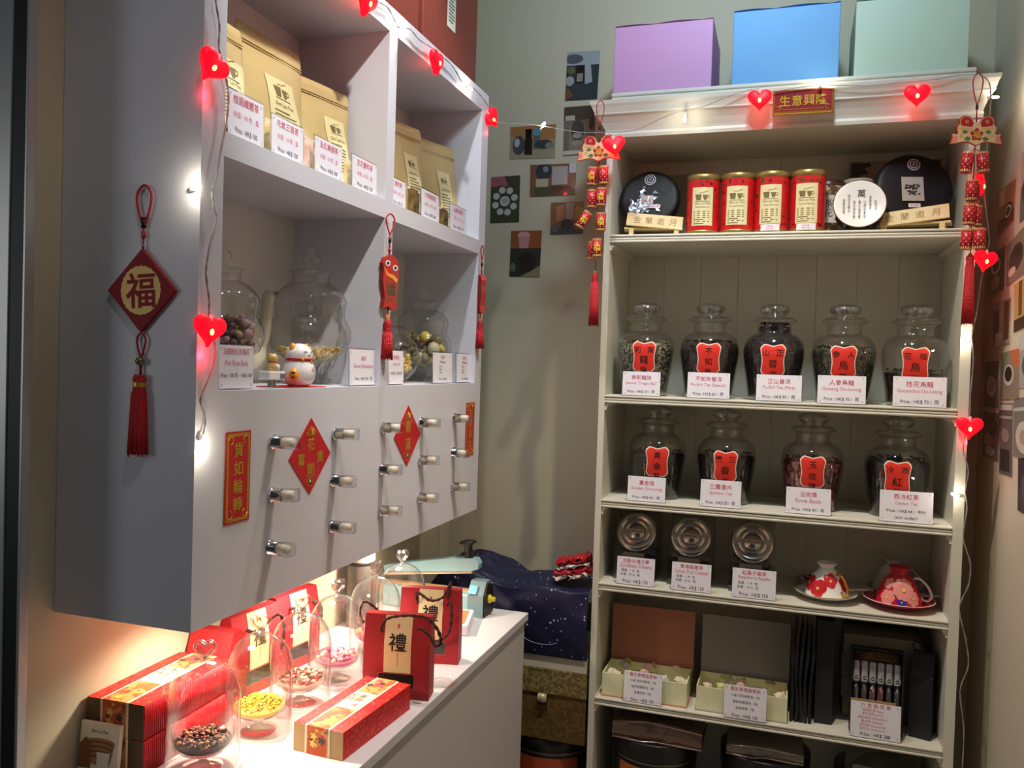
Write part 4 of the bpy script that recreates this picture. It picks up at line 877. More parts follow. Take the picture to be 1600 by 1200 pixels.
rp('photo of dark flowers, lower left on the right wall', [(1537, 643), (1562, 646), (1560, 720), (1536, 712)], (88, 80, 76), [('e', (140, 130, 126), .4, .4, .3, .16), ('e', (54, 46, 44), .6, .7, .3, .2), ('e', (190, 186, 180), .5, .15, .3, .1)])
rp('tall narrow dark photo of folded cloth', [(1563, 630), (1583, 630), (1582, 746), (1562, 738)], (84, 84, 84), [('r', (180, 180, 176), 0, .9, 1, .98), ('r', (150, 148, 146), 0, .78, 1, .82), ('r', (40, 38, 40), .1, .05, .8, .35), ('e', (120, 116, 112), .5, .55, .3, .1)])
rp('photo of a round white plate on grey', [(1585, 624), (1612, 618), (1610, 722), (1584, 712)], (110, 112, 108), [('e', (190, 186, 172), .6, .35, .45, .26), ('e', (150, 144, 120), .6, .35, .2, .12), ('r', (170, 176, 180), 0, .78, 1, .84)])
rp('dark purple photo at the picture edge, lowest on the right wall', [(1592, 716), (1618, 716), (1616, 812), (1591, 797)], (52, 44, 54), [('e', (80, 70, 84), .5, .5, .3, .2)])

# ================= hanging decorations =================
def tassel(q, x, z, l, w, m=0, y=0):
    q.lathe([(w*0.28, 0), (w*0.40, -0.006), (w*0.33, -0.013), (w*0.42, -0.03), (w*0.5, -l*0.6), (w*0.55, -l), (w*0.3, -l+0.002), (0, -l+0.004)], 16, m, T(x, y, z))
    for i in range(16):
        a = 2*pi*i/16; q.tube([(x+w*.4*math.cos(a), y+w*.4*math.sin(a), z-0.025), (x+w*.5*math.cos(a), y+w*.5*math.sin(a), z-l*0.7), (x+w*.56*math.cos(a), y+w*.56*math.sin(a), z-l-R.uniform(0, .004))], 0.0011, 4, m)
def loop(q, x, z0, z1, w, r=0.0016, m=0, y=0):
    q.tube(smooth_path([(x, y, z0), (x-w*0.5, y, z0+(z1-z0)*0.45), (x-w*0.6, y, z0+(z1-z0)*0.8), (x, y, z1), (x+w*0.6, y, z0+(z1-z0)*0.8), (x+w*0.5, y, z0+(z1-z0)*0.45), (x, y, z0)], 5), r, 6, m)
# fu diamond on the cabinet side
t = thing('hanging_ornament', 'red diamond ornament with gold 福 disc and tassel on cabinet side', 'ornament', (-0.3925, Y0-0.004, 1.4675))
q = MB(); loop(q, 0, 0.088, 0.148, 0.020, 0.0018); q.tube([(0, 0, 0.058), (0, 0, 0.09)], 0.0012, 6); q.lathe([(0, 0), (0.003, 0.004), (0.0028, 0.012), (0, 0.014)], 10, 0, T(0, 0, 0.071)); q.build('cord', M_CORD, t)
q = MB(); loop(q, 0, -0.096, -0.060, 0.012, 0.0015); q.build('tassel_loop', M_CORD, t)
MB().lathe([(0, 0), (0.0034, 0), (0.0034, 0.015), (0, 0.015)], 10, 0, T(0, 0, 0.088)).build('black_wrap', M_BLACK, t)
MB().tube([(-0.002, 0, 0.06), (0, 0, 0.0665), (0.002, 0, 0.06)], 0.001, 5).build('wire_ring', M_STEEL, t)
d = 0.0585
pl = []
for k in range(4):
    a, b = [(0, d), (-d, 0), (0, -d), (d, 0)][k], [(-d, 0), (0, -d), (d, 0), (0, d)][k]
    for i in range(12):
        f = i/12; nx, ny = (a[0]+b[0]), (a[1]+b[1]); l = math.hypot(nx, ny); o = 0.0012*math.sin(f*12*pi)**2
        pl.append((a[0]+(b[0]-a[0])*f+nx/l*o, a[1]+(b[1]-a[1])*f+ny/l*o))
MB().prism(pl, -0.003, 0.003, 0, RX90).build('diamond_plate', mat('red_flock', (150, 16, 28), 0.7), t)
q = MB(); q.M = T(0, -0.0034, 0) @ RX90
q.flat([((0.0345+0.0006*math.cos(24*a))*math.cos(a), (0.0345+0.0006*math.cos(24*a))*math.sin(a)) for a in [2*pi*i/96 for i in range(96)]], 0)
q.build('gold_disc', mat('matt_gold_disc', (206, 168, 84), 0.45, 0.2), t)
q = MB(); q.M = T(0, -0.0040, 0) @ RX90 @ RZ(0.05); q.text('福', 0.050, 0, None, 0.014); q.build('character', mat('red_flock', (150, 16, 28), 0.7), t)
MB().ell((0, -0.002, -0.1), (0.0065, 0.0065, 0.006), seg=14, rings=8).build('bead', mat('green_bronze_bead', (120, 116, 90), 0.25, 0.5), t)
q = MB(); q.tube([(0, 0, -0.105), (0, 0, -0.122)], 0.002, 6); tassel(q, 0, -0.119, 0.112, 0.024, 0, -0.002); q.build('tassel', M_TASSEL, t)
MB().lathe([(0.0085, 0), (0.0085, 0.009)], 14, 0, T(0, -0.002, -0.137)).build('tassel_band', M_GOLD, t)

# stickers on the cabinet front
M_STK = mat('red_foil_paper', (198, 20, 30), 0.35, spec=0.6); M_STG = mat('gold_relief', (206, 176, 52), 0.35, 0.35)
def sticker(name, label, y, z, group=None):
    return thing(name, label, 'sticker', (XC+0.0006, y, z), pi/2, group)
def strip(label, y, z, w, h, text):
    t = sticker('red_paper_strip', label, y, z, 'vertical red new year strips')
    q = MB(); q.M = RX90; q.box(-w/2, -h/2, 0, w/2, h/2, 0.0012); q.build('paper', M_STK, t)
    g = MB(); g.M = RX90 @ T(0, 0, 0.0015)
    for k, wd in ((0.08, 0.014), (0.16, 0.010)):
        x, yy, e = w/2-w*k*0.6, h/2-w*k*0.6, w*wd*1.2
        g.rect(-x, -yy, x, -yy+e*2).rect(-x, yy-e*2, x, yy).rect(-x, -yy, -x+e*2, yy).rect(x-e*2, -yy, x, yy)
    for sx in (-1, 1):
        for sy in (-1, 1):
            g.tube([(sx*(w/2-0.012+0.006*math.cos(a)), sy*(h/2-0.013+0.006*math.sin(a)), 0) for a in [i*0.9 for i in range(6)]], 0.0007, 4)
    n = len(text)
    for i, ch in enumerate(text): g.text(ch, h*0.165, 0, T(0, h*(0.30-0.60*i/(n-1)), 0.0003), 0.008, w*0.55)
    g.build('gold_print', M_STG, t)
strip('vertical red strip reading 貨如輪轉 at the left of the knob panel', -1.1318, 1.198, 0.060, 0.137, '貨如輪轉')
strip('vertical red strip at the far right edge of the knob panel', -0.1685, 1.2095, 0.060, 0.137, '生意興隆')
def diamond(label, y, z, dw, dh, chars):
    t = sticker('red_diamond_sticker', label, y, z, 'red diamond new year stickers')
    q = MB(); q.M = RX90; q.prism([(0, dh), (-dw, 0), (0, -dh), (dw, 0)], 0, 0.0012); q.build('paper', M_STK, t)
    g = MB(); g.M = RX90 @ T(0, 0, 0.0015)
    for ch, x, yy, h in chars: g.text(ch, h, 0, T(x, yy, 0.0003), 0.008)
    rr = random.Random(len(label))
    for i in range(46):
        a = rr.uniform(-1, 1); b = rr.uniform(-1, 1)
        if 0.72 < abs(a)+abs(b) < 0.92 or (abs(a)+abs(b) < 0.92 and b < -0.5): g.disc(a*dw, b*dh, 0.0011, 0, None, 6)
    for a in range(9): g.tube([(0, dh*0.56, 0), (0.016*math.cos(a*pi/8), dh*0.56+0.014*math.sin(a*pi/8), 0)], 0.0006, 4)
    g.disc(0, -dh*0.66, 0.008, 0); g.build('gold_print', M_STG, t)
    k = MB(); k.M = RX90 @ T(0, -dh*0.66, 0.002); k.disc(0, 0, 0.006, 0); k.disc(-0.001, 0.0008, 0.003, 1, T(0, 0, 0.0002)); k.build('seal', [M_INKB, M_CREAM], t)
diamond('red diamond sticker with four gold characters, left of the two', -0.931, 1.2105, 0.066, 0.066, [('花', 0, 0.021, 0.022), ('富', -0.030, -0.003, 0.021), ('貴', 0.030, -0.003, 0.021), ('開', 0, -0.024, 0.022)])
diamond('red diamond sticker with gold characters between the middle knob columns', -0.5425, 1.2185, 0.066, 0.066, [('春', 0, 0.020, 0.027), ('滿', 0, -0.018, 0.027)])

# cloth fish on the divider and at the right edge
def cloth_fish(label, y, ztop, rzz, sc):
    t = thing('fish_ornament', label, 'ornament', (XC+0.009, y, ztop), rzz, 'red cloth fish ornaments on the cabinet'); t.scale = (sc, sc, sc)
    q = MB(); loop(q, 0, -0.042, 0, 0.016, 0.0017); q.tube([(0, 0, -0.084), (0, 0, -0.042)], 0.002, 6); q.lathe([(0, 0), (0.004, 0.005), (0, 0.011)], 8, 0, T(0, 0, -0.078)); q.build('cord', M_CORD, t)
    MB().tube([(0, 0, -0.188), (0, 0, -0.216)], 0.0018, 6).build('tassel_cord', M_CORD, t)
    MB().lathe([(0, 0), (0.0032, 0), (0.0032, 0.011), (0, 0.011)], 10, 0, T(0, 0, -0.058)).build('black_wrap', M_BLACK, t)
    b = [(0.0, -0.082), (-0.013, -0.088), (-0.019, -0.100), (-0.017, -0.115), (-0.018, -0.135), (-0.015, -0.155), (-0.013, -0.17), (-0.016, -0.19), (-0.004, -0.186), (0.006, -0.192), (0.017, -0.188), (0.014, -0.165), (0.017, -0.145), (0.019, -0.12), (0.019, -0.1), (0.012, -0.088)]
    MB().prism(b, -0.007, 0.007, 0, RX90).build('body', mat('red_felt', (192, 26, 34), 0.7, c2=(150, 60, 30), vscale=70), t)
    g = MB(); g.M = T(0, -0.0073, 0) @ RX90
    g.flat([(-0.017, -0.108), (-0.006, -0.120), (0.006, -0.122), (0.017, -0.130), (0.014, -0.138), (0.004, -0.130), (-0.010, -0.124)], 0)
    for x, z in ((-0.008, -0.100), (0.010, -0.108)): g.disc(x, z, 0.0058, 1, T(0, 0, 0.0003)); g.disc(x, z, 0.0034, 2, T(0, 0, 0.0006))
    g.text('福', 0.022, 3, T(0, -0.152, 0.0003), 0.006)
    for i in range(14): g.disc(R.uniform(-0.011, 0.011), R.uniform(-0.18, -0.135), 0.0014, 4, T(0, 0, 0.0003+0.00001*i), 6)
    g.build('embroidery', [mat('orange_felt', (232, 150, 60), 0.6), M_PAPER, M_INKB, mat('green_thread', (70, 84, 40), 0.6), mat('purple_thread', (110, 40, 90), 0.6)], t)
    MB().lathe([(0.0035, 0), (0.005, 0.006), (0.0035, 0.013)], 10, 0, T(0, 0, -0.215)).build('orange_bead', mat('orange_bead', (240, 150, 90), 0.35), t)
    q = MB(); tassel(q, 0, -0.213, 0.078, 0.021); q.build('tassel', M_TASSEL, t)
cloth_fish('red cloth fish with round eyes hanging on the middle divider', -0.668, 1.674, pi/2-0.5, 1.0)
cloth_fish('red cloth fish seen edge-on at the right end of the cabinet', -0.1375, 1.687, pi/2+0.75, 0.92)

# twin carp and firecracker strings
M_EN = mat('enamel_red', (178, 22, 34), 0.35); M_ENG = mat('gilt_edge', (222, 180, 120), 0.35, 0.4); M_ENB = mat('peach_enamel', (230, 190, 140), 0.4); M_ENN = mat('green_enamel', (84, 120, 62), 0.35); M_ENP = mat('pink_enamel', (226, 130, 120), 0.4)
FISH = [(0.0, 0.015), (0.005, 0.018), (0.009, 0.028), (0.016, 0.033), (0.026, 0.035), (0.034, 0.032), (0.039, 0.025), (0.038, 0.017), (0.0435, 0.011), (0.045, 0.003), (0.0415, -0.004), (0.046, -0.010), (0.0555, -0.007), (0.0535, -0.017), (0.0585, -0.030), (0.048, -0.029), (0.040, -0.0275), (0.028, -0.025), (0.014, -0.027), (0.0, -0.034)]
def mirror(p): return [(-a, b) for a, b in p[::-1]]
def scalep(p, s, cx=0, cy=0): return [(cx+(a-cx)*s, cy+(b-cy)*s) for a, b in p]
cr_me = {}
def cracker(var):
    if var in cr_me: return cr_me[var]
    r, h = 0.0125, 0.042
    a = MB().lathe([(0, 0), (r, 0), (r, -h), (0, -h)], 18, 0); rr = random.Random(var)
    wr = lambda off: (lambda x, z: ((r+off)*math.sin(x/r), -(r+off)*math.cos(x/r), z))
    f = wr(0.0005); b = MB()
    for i in range(16):
        k = 2*pi*i/16
        b.add([f(k*r+dx, dz) for dx, dz in ((-0.0018, 0.002), (0.0018, 0.002), (0.0014, -0.0035), (-0.0014, -0.0035))], [(0, 1, 2, 3)], 0)
        b.add([f(k*r+dx, -h+dz) for dx, dz in ((-0.0018, -0.002), (0.0018, -0.002), (0.0014, 0.0035), (-0.0014, 0.0035))], [(3, 2, 1, 0)], 0)
    for i in range(7):
        for j in range(5):
            if var and 1 <= j <= 3 and i in (5, 6, 0, 1): continue
            k = 2*pi*(i+0.5*(j % 2))/7; z = -0.008-0.0065*j
            b.add([f(k*r+0.0019*math.cos(q*pi/3), z+0.0019*math.sin(q*pi/3)) for q in range(6)], [tuple(range(6))], 1)
    if var: b.text('福', 0.019, 2, fn=f, oy=-0.021, bold=0.008)
    cr_me[var] = (a.mesh('firecracker', [M_EN]), b.mesh('gilt_print', [M_ENG, M_ENP, mat('yellow_print', (226, 206, 60), 0.4)])); return cr_me[var]
def twin_carp(label, x, y, z0, zf, spots, ztas, ltas, rzf):
    """z0 loop top, zf fish centre, spots: (dz, dx, tilt, var, dy)"""
    t = thing('firecracker_ornament', label, 'ornament', (x, y, zf), 0, 'twin carp firecracker hangings')
    q = MB(); loop(q, 0, 0.044+0.014, z0-zf, 0.016, 0.0013); q.tube([(0, 0, 0.02), (0, 0, 0.06)], 0.0015, 6); q.tube([(0, 0.004, -0.03), (0, 0.004, ztas-zf)], 0.0011, 6)
    for dz, dx, tl_, var, dy in spots: q.tube([(0, 0.004, dz+0.014), (dx, dy-0.004, dz+0.001)], 0.0009, 4)
    q.build('cord', M_CORD, t)
    MB().lathe([(0, 0), (0.003, 0), (0.003, 0.010), (0, 0.010)], 10, 0, T(0, 0, 0.050)).build('black_wrap', M_BLACK, t)
    L = RZ(rzf) @ RX90
    full = FISH+mirror(FISH)
    pts = [p for p in FISH[::-1]]+[(-a, b) for a, b in FISH[1:-1]]
    pl = MB().prism(pts, -0.0015, 0.0015, 0, L).build('twin_carp_plate', M_EN, t)
    pl.location.y = -0.004
    e = MB(); e.M = L @ T(0, 0, 0.0018)
    e.flat([(a*0.955, (b-0.0)*0.945) for a, b in pts], 4, T(0, 0, -0.0001)); e.flat([(a*0.925, (b-0.0)*0.90) for a, b in pts], 1)
    for sx in (-1, 1):
        def F(p): 
            p = [(sx*a, b) for a, b in p]; return p if sx > 0 else p[::-1]
        e.flat(F([(0.0075, 0.018), (0.010, 0.009), (0.020, 0.010), (0.034, 0.012), (0.0355, 0.022), (0.031, 0.029), (0.024, 0.0315), (0.016, 0.0295), (0.011, 0.025)][::-1]), 0, T(0, 0, 0.0003))
        e.flat(F([(0.010, 0.006), (0.012, 0.001), (0.036, 0.002), (0.040, 0.006), (0.037, 0.010)]), 4, T(0, 0, 0.0003))
        e.flat(F([(0.043, -0.011), (0.0515, -0.0095), (0.050, -0.017), (0.0535, -0.0265), (0.044, -0.025), (0.040, -0.018)][::-1]), 3, T(0, 0, 0.0002))
        e.flat(F([(0.018, -0.002), (0.026, 0.003), (0.033, -0.003), (0.025, -0.007)][::-1]), 2, T(0, 0, 0.0004))
        e.flat(F([(0.012, -0.016), (0.020, -0.012), (0.028, -0.018), (0.018, -0.024)][::-1]), 2, T(0, 0, 0.0004))
        e.flat(F([(0.028, -0.008), (0.036, -0.006), (0.038, -0.014), (0.030, -0.016)][::-1]), 4, T(0, 0, 0.0004))
        e.disc(sx*0.022, 0.021, 0.0038, 4, T(0, 0, 0.0004)); e.disc(sx*0.022, 0.021, 0.0020, 0, T(0, 0, 0.0006))
    e.flat([((0.0125+0.0022*math.cos(5*a))*math.cos(a+0.31), -0.008+(0.0125+0.0022*math.cos(5*a))*math.sin(a+0.31)) for a in [2*pi*i/40 for i in range(40)]], 0, T(0, 0, 0.0008))
    e.text('福', 0.017, 5, T(0, -0.008, 0.0012), 0.008)
    o = e.build('enamel', [M_EN, M_ENB, M_ENN, M_ENP, M_ENG, M_GOLDP], pl)
    for dz, dx, tl_, var, dy in spots:
        a, b = cracker(var)
        o = bpy.data.objects.new('firecracker', a); COL.objects.link(o); o.parent = t; o.location = (dx, dy-0.006, dz); o.rotation_euler = (0, tl_, R.uniform(-0.5, 0.5) if not var else R.uniform(-0.25, 0.25))
        c = bpy.data.objects.new('gilt_print', b); COL.objects.link(c); c.parent = o
    MB().ell((0, 0.003, ztas-zf+0.001), (0.0045, 0.0045, 0.004), seg=12, rings=6).build('gold_bead', M_GOLD, t)
    q = MB(); tassel(q, 0, ztas-zf-0.001, ltas, 0.023, 0, 0.003); q.build('tassel', M_TASSEL, t)
twin_carp('twin carp and firecracker hanging at the left corner of the bookcase', -0.0085, -0.058, 2.068, 1.943,
          [(-0.050, -0.013, 0.05, 1, 0.0), (-0.048, 0.014, -0.05, 0, 0.003), (-0.108, -0.013, 0.02, 0, 0), (-0.104, 0.012, 0.0, 1, 0), (-0.166, -0.020, 0.55, 1, -0.004), (-0.168, 0.013, 0.0, 1, 0), (-0.240, -0.008, 0.08, 0, 0.012), (-0.236, 0.006, -0.05, 1, -0.012)], 1.942-0.278-0.04, 0.135, 0.0)
twin_carp('twin carp and firecracker hanging at the right corner of the bookcase', 0.860, -0.058, 2.070, 1.938,
          [(-0.050, -0.014, 0.15, 0, 0.0), (-0.050, 0.014, -0.1, 0, 0.003), (-0.112, -0.004, 0.03, 0, 0), (-0.115, 0.004, 0.05, 0, 0.02), (-0.166, -0.006, 0.06, 0, 0), (-0.168, 0.008, 0.0, 0, 0.01), (-0.222, -0.008, 0.08, 0, 0.004), (-0.222, 0.014, 0.0, 0, -0.006)], 1.938-0.278, 0.155, 0.25)

# plaque on the crown
t = thing('red_plaque', 'small red and gold plaque reading 生意興隆 on the bookcase crown', 'plaque', (0.487, -0.037, 2.037), 0, None, (0.10, 0, 0.02))
MB().box(-0.070, -0.0015, -0.030, 0.070, 0.0015, 0.030).build('board', mat('copper_foil', (170, 96, 36), 0.35, 0.5), t)
q = MB(); q.M = T(0, -0.0019, 0) @ RX90; q.rect(-0.065, -0.020, 0.065, 0.027, 0); q.build('red_panel', mat('deep_red_foil', (128, 14, 22), 0.4), t)
q = MB(); q.M = T(0, -0.0023, 0) @ RX90
for i, ch in enumerate('生意興隆'): q.text(ch, 0.025, 0, T(-0.042+0.028*i, 0.004, 0), 0.008)
for i in range(24): q.disc(-0.046+0.004*i, -0.0165, 0.0011, 0, None, 6)
for sx in (-1, 1): q.tube([(sx*(0.056+0.005*math.cos(a)), -0.013+0.005*math.sin(a), 0) for a in [i*0.9 for i in range(7)]], 0.0008, 4)
q.rect(-0.066, -0.0275, 0.066, -0.0255, 0); q.build('gold_lettering', M_STG, t)

# ================= string of lights =================
sl = thing('string_light', 'string of red heart lights and white bulbs round cabinet and bookcase', 'string light', (0, 0, 0))
M_CABLE = mat('clear_grey_cable', (150, 150, 146), 0.3, spec=0.6)
M_HEART = mat('red_heart_plastic', (200, 8, 26), 0.45, emit=1.25, ecol=(255, 8, 34), spec=0.3)
M_HB = mat('heart_lamp', (255, 190, 90), 0.3, emit=9, ecol=(255, 170, 80))
M_WB = mat('white_lamp', (255, 245, 225), 0.3, emit=55, ecol=(255, 236, 205))
h2 = heart2d(0.0575, 36)
hm = MB()
lay = [(1.0, 0.0), (0.985, 0.0035), (0.90, 0.0065), (0.72, 0.0085)]
def hl(s, z): return [(a*s, b*s, z) for a, b in h2]
vs = []; n = len(h2)
seq = [(0.72, -0.0085), (0.90, -0.0065), (0.985, -0.0035)]+lay
for s, z in seq: vs += hl(s, z)
fs = [(k*n+i, k*n+(i+1) % n, (k+1)*n+(i+1) % n, (k+1)*n+i) for k in range(len(seq)-1) for i in range(n)]+[tuple(range(n-1, -1, -1)), tuple((len(seq)-1)*n+i for i in range(n))]
hm.add(vs, [f[::-1] for f in fs], 0, True, RX90)
heart_me = hm.mesh('heart_bulb', [M_HEART])
spark_me = MB().ell((0, -0.0085, -0.002), (0.0036, 0.0030, 0.0052), seg=12, rings=8).ell((0, 0.0085, -0.002), (0.0036, 0.0030, 0.0052), seg=12, rings=8).mesh('filament', [M_HB])
sock_me = MB().lathe([(0.003, 0), (0.0032, -0.016), (0, -0.016)], 10, 0, T(0, 0, 0.027)).mesh('socket', [mat('clear_pink_socket', (250, 180, 180), 0.3, emit=0.6, ecol=(255, 150, 150))])
bulb_me = MB().lathe([(0, 0.012), (0.0026, 0.010), (0.0034, 0.003), (0.0030, -0.004), (0, -0.006)], 12).mesh('white_bulb', [M_WB])
bsock_me = MB().lathe([(0.0032, 0.003), (0.0032, -0.012), (0, -0.012)], 10).mesh('socket', [mat('clear_socket', (235, 232, 225), 0.3)])
def put_heart(p, rz, tilt=0.0, sc=1.0, spin=0.0):
    h = bpy.data.objects.new('heart_bulb', heart_me); COL.objects.link(h); h.parent = sl; h.location = p; h.rotation_euler = (spin, tilt, rz); h.scale = (sc, sc, sc)
    for nm, me in (('filament', spark_me), ('socket', sock_me)):
        c = bpy.data.objects.new(nm, me); COL.objects.link(c); c.parent = h
    n_ = Vector((math.sin(rz), -math.cos(rz), 0))
    lamp('heart_glow', 'POINT', tuple(Vector(p)+n_*-0.010+Vector((0, 0, -0.034))), 0.06, (1, 0.03, 0.06), None, sl, shadow_soft_size=0.006)
def put_bulb(p, rot, e=0.2, off=(0, 0, 0)):
    b = bpy.data.objects.new('white_bulb', bulb_me); COL.objects.link(b); b.parent = sl; b.location = p; b.rotation_euler = rot
    c = bpy.data.objects.new('socket', bsock_me); COL.objects.link(c); c.parent = b
    lamp('bulb_glow', 'POINT', tuple(Vector(p)+Vector(off)), e, (1, 0.88, 0.70), None, sl, shadow_soft_size=0.005)
def wire(pts, sub=5):
    P = smooth_path(pts, sub); Q = MB()
    # two twisted strands
    for ph in (0, pi):
        out = []
        for i, p in enumerate(P):
            a = i*1.3+ph; out.append(p+Vector((math.cos(a), math.sin(a)*0.5, math.sin(a)*0.3))*0.0009)
        Q.tube(out, 0.0009, 5)
    Q.build('cable', M_CABLE, sl)
xf = XC+0.006
L1 = [(338, -30), (337, 0), (343, 40), (342, 75), (350, 105), (357, 150), (354, 190), (345, 235), (338, 275), (331, 298), (334, 325), (338, 342), (329, 375), (324, 405), (322, 430), (327, 470), (327, 492), (336, 550), (326, 590), (313, 625), (321, 653), (317, 682)]
# the run along the cabinet top, from above the frame
P1 = [on('x', xf, u, v) for u, v in L1]
topz = 2.066
P0 = [Vector((xf, y, topz+0.006*math.sin(y*21))) for y in (-1.15, -1.05, -0.95, -0.85)]
wire([Vector((xf, -1.19, 2.03))]+P1[0:0]+P1, 4) if False else wire([Vector((xf, P1[0].y, 2.03))]+P1, 4)
put_heart(on('x', xf+0.012, 331, 105), pi/2-0.2, 0.5, 0.85, 0.15)
put_heart(on('x', xf+0.012, 327, 517), pi/2-0.35, 0.12, 0.85)
put_bulb((XC-0.004, Y0-0.006, on('x', xf, 316, 294).z), (0.2, 1.4, 0), 0.10, (0.004, -0.014, 0))
put_bulb(on('x', xf+0.002, 314, 692), (0.3, 2.6, 0), 0.10, (0.012, 0, -0.006))
L2 = [(540, -42), (562, -18), (585, 0), (606, 12), (622, 40), (640, 45), (655, 62), (676, 76), (700, 96), (712, 111), (722, 128), (735, 134), (748, 146), (762, 165)]
P2 = [Vector((xf, P1[0].y, 2.03)), Vector((xf, -1.0, topz)), Vector((xf, -0.88, topz-0.01))]+[on('x', xf, u, v) for u, v in L2]
yend = -0.055
span = []
for i, (u, v) in enumerate([(792, 193), (820, 194), (848, 197), (880, 203), (910, 207), (938, 207)]):
    f = (i+1)/7; yy = P2[-1].y*(1-f)+yend*f; span.append(on('y', min(yy, -0.055) if i > 3 else -0.105+0.05*f, u, v))
wire(P2+[on('y', -0.092, 772, 190)], 4)
L3 = [(985, 205), (1010, 196), (1040, 182), (1065, 174), (1100, 166), (1140, 150), (1170, 141), (1187, 139), (1200, 144), (1240, 138), (1283, 133), (1350, 134), (1400, 130), (1433, 127), (1470, 123), (1500, 117), (1533, 117)]
P3 = [on('y', -0.050, u, v) for u, v in L3]
wire([on('y', -0.092, 772, 190)]+span+P3, 4)
def hc(u, v, rz=0, tilt=0, yy=-0.060, **k): put_heart(on('y', yy, u, v), rz, tilt, **k)
put_heart(on('x', xf+0.01, 573, 4), pi/2, 0.1, 1.0, 0.2)
put_heart(on('x', xf+0.012, 682, 98), pi/2, 0.0, 1.0, 0.0)
put_heart(on('y', -0.098, 768, 186), 0.9, -0.9, 0.95, 0.3)
put_bulb(on('x', xf+0.004, 628, 42), (0.3, 1.9, 0), 0.16, (0.014, 0, 0))
put_bulb(on('x', xf+0.004, 733, 137), (0.3, 2.2, 0), 0.12, (0.012, 0, 0))
put_bulb(span[2], (0.2, 0.6, 0), 0.06, (0, -0.01, 0))
hc(960, 229, 0.25, -0.18, -0.090)
hc(1187, 157)
hc(1433, 150)
put_bulb(on('y', -0.054, 1070, 184), (0, pi, 0), 0.12, (0, -0.014, -0.004))
put_bulb(on('y', -0.050, 1283, 131), (0, 0.3, 0), 0.10, (0, -0.014, 0.010))
put_bulb(on('y', -0.030, 1552, 152), (0, 1.57, 0), 0.12, (0.012, -0.006, 0))
L4 = [(1533, 117), (1545, 128), (1548, 150), (1546, 180), (1541, 250), (1537, 285), (1541, 330), (1546, 375), (1541, 398), (1533, 440), (1526, 490), (1518, 525), (1521, 560), (1516, 620), (1515, 648), (1505, 700), (1513, 735), (1508, 768), (1511, 795), (1505, 840), (1516, 880), (1513, 915), (1499, 950), (1509, 1000), (1513, 1040), (1500, 1080), (1506, 1140), (1503, 1210)]
P4 = [on('y', -0.050 if i < 3 else -0.012, u, v) for i, (u, v) in enumerate(L4)]
wire(P4, 4)
put_heart(on('y', -0.016, 1531, 291), 1.25, 0.35, 1.0)
put_heart(on('y', -0.016, 1539, 408), 0.35, 0.15, 0.95)
put_heart(on('y', -0.014, 1515, 669), 0.0, 0.0, 1.0)
put_bulb(on('y', -0.006, 1510, 531), (0, -1.4, 0), 0.10, (-0.004, -0.014, 0))
put_bulb(on('y', -0.006, 1494, 773), (0, -1.4, 0), 0.08, (-0.006, -0.014, 0))
# ================= cubby contents =================
def pouch(name, label, loc, rz, w, h, lw, lx, group, seed, th=0.034, lean=-0.04):
    """stand-up kraft pouch: local front -y"""
    t = thing('kraft_pouch', label, 'pouch', loc, 0, group, rot=(lean, 0, rz))
    NR, NC = 16, 30
    def thick(v): return 0.0012+th*max(0, (1-(v/0.86)**1.4))*(0.55+0.45*min(1, v*6+0.5)) if v < 0.86 else 0.0012
    def P(a, v):
        p = 2.6; c, s = math.cos(a), math.sin(a)
        hw = w/2*(1-0.03*math.sin(pi*v)) - (0.006*max(0, (v-0.96)/0.04)**2)
        x = hw*math.copysign(abs(c)**(2/p), c); y = thick(v)*math.copysign(abs(s)**(2/1.6), s)
        y += 0.004*noise.noise(Vector((x*18, v*4, seed)))*(1 if v < 0.85 else 0.3)
        return (x, y, h*v)
    vs = []; fs = []
    for j in range(NR+1):
        for i in range(NC): vs.append(P(2*pi*i/NC, j/NR))
    fs = [(j*NC+i, j*NC+(i+1) % NC, (j+1)*NC+(i+1) % NC, (j+1)*NC+i) for j in range(NR) for i in range(NC)]+[tuple(range(NC-1, -1, -1)), tuple(NR*NC+i for i in range(NC))]
    MB().add(vs, fs, 0, True).build('pouch_body', M_KRAFT, t)
    s = MB()
    for zz in (0.865, 0.885): s.box(-w/2+0.003, -0.0028, h*zz, w/2-0.003, 0.0028, h*zz+0.0016)
    s.build('zip_seal', M_KRAFT, t)
    def f(x, z, off=0.0012):
        v = z/h; hw = w/2*(1-0.03*math.sin(pi*v)); c = min(abs(x/hw), 0.98); a = math.acos(c**(2.6/2)); 
        return (x, -thick(v)*math.sin(a)**(2/1.6)+0.004*noise.noise(Vector((x*18, v*4, seed)))*(1 if v < 0.85 else 0.3)-off, z)
    q = MB(); lb, ltp = h*0.10, h*0.70
    q.grid(6, 12, lambda u, v: f(lx-lw/2+lw*u, lb+(ltp-lb)*v), 0)
    lg = MB(); cup_logo(lg, 0, lw*0.55, Matrix())
    q.add([f(lx+p.x, h*0.60+p.y, 0.0018) for p in lg.v], lg.f, 1)
    q.text('Gon Lan Fine', 0.007, 1, fn=lambda x, z: f(x, z, 0.0018), ox=lx, oy=h*0.50, w=lw*0.7)
    for i in range(9):
        ww = lw*(0.7 if i % 4 else 0.5)
        q.grid(2, 1, lambda u, v, i=i, ww=ww: f(lx-lw*0.36+ww*u, h*(0.44-0.030*i)+0.0022*v, 0.0018), 1)
    q.build('paper_label', [M_LABELP, M_LOGO], t)
    return t
zs = ZSH+0.0005
G = 'kraft pouches in the upper cubbies'
pouch('k', 'kraft pouch mostly hidden behind the cabinet left stile', (-0.372, -1.112, zs), pi/2, 0.150, 0.200, 0.09, 0.02, G, 1)
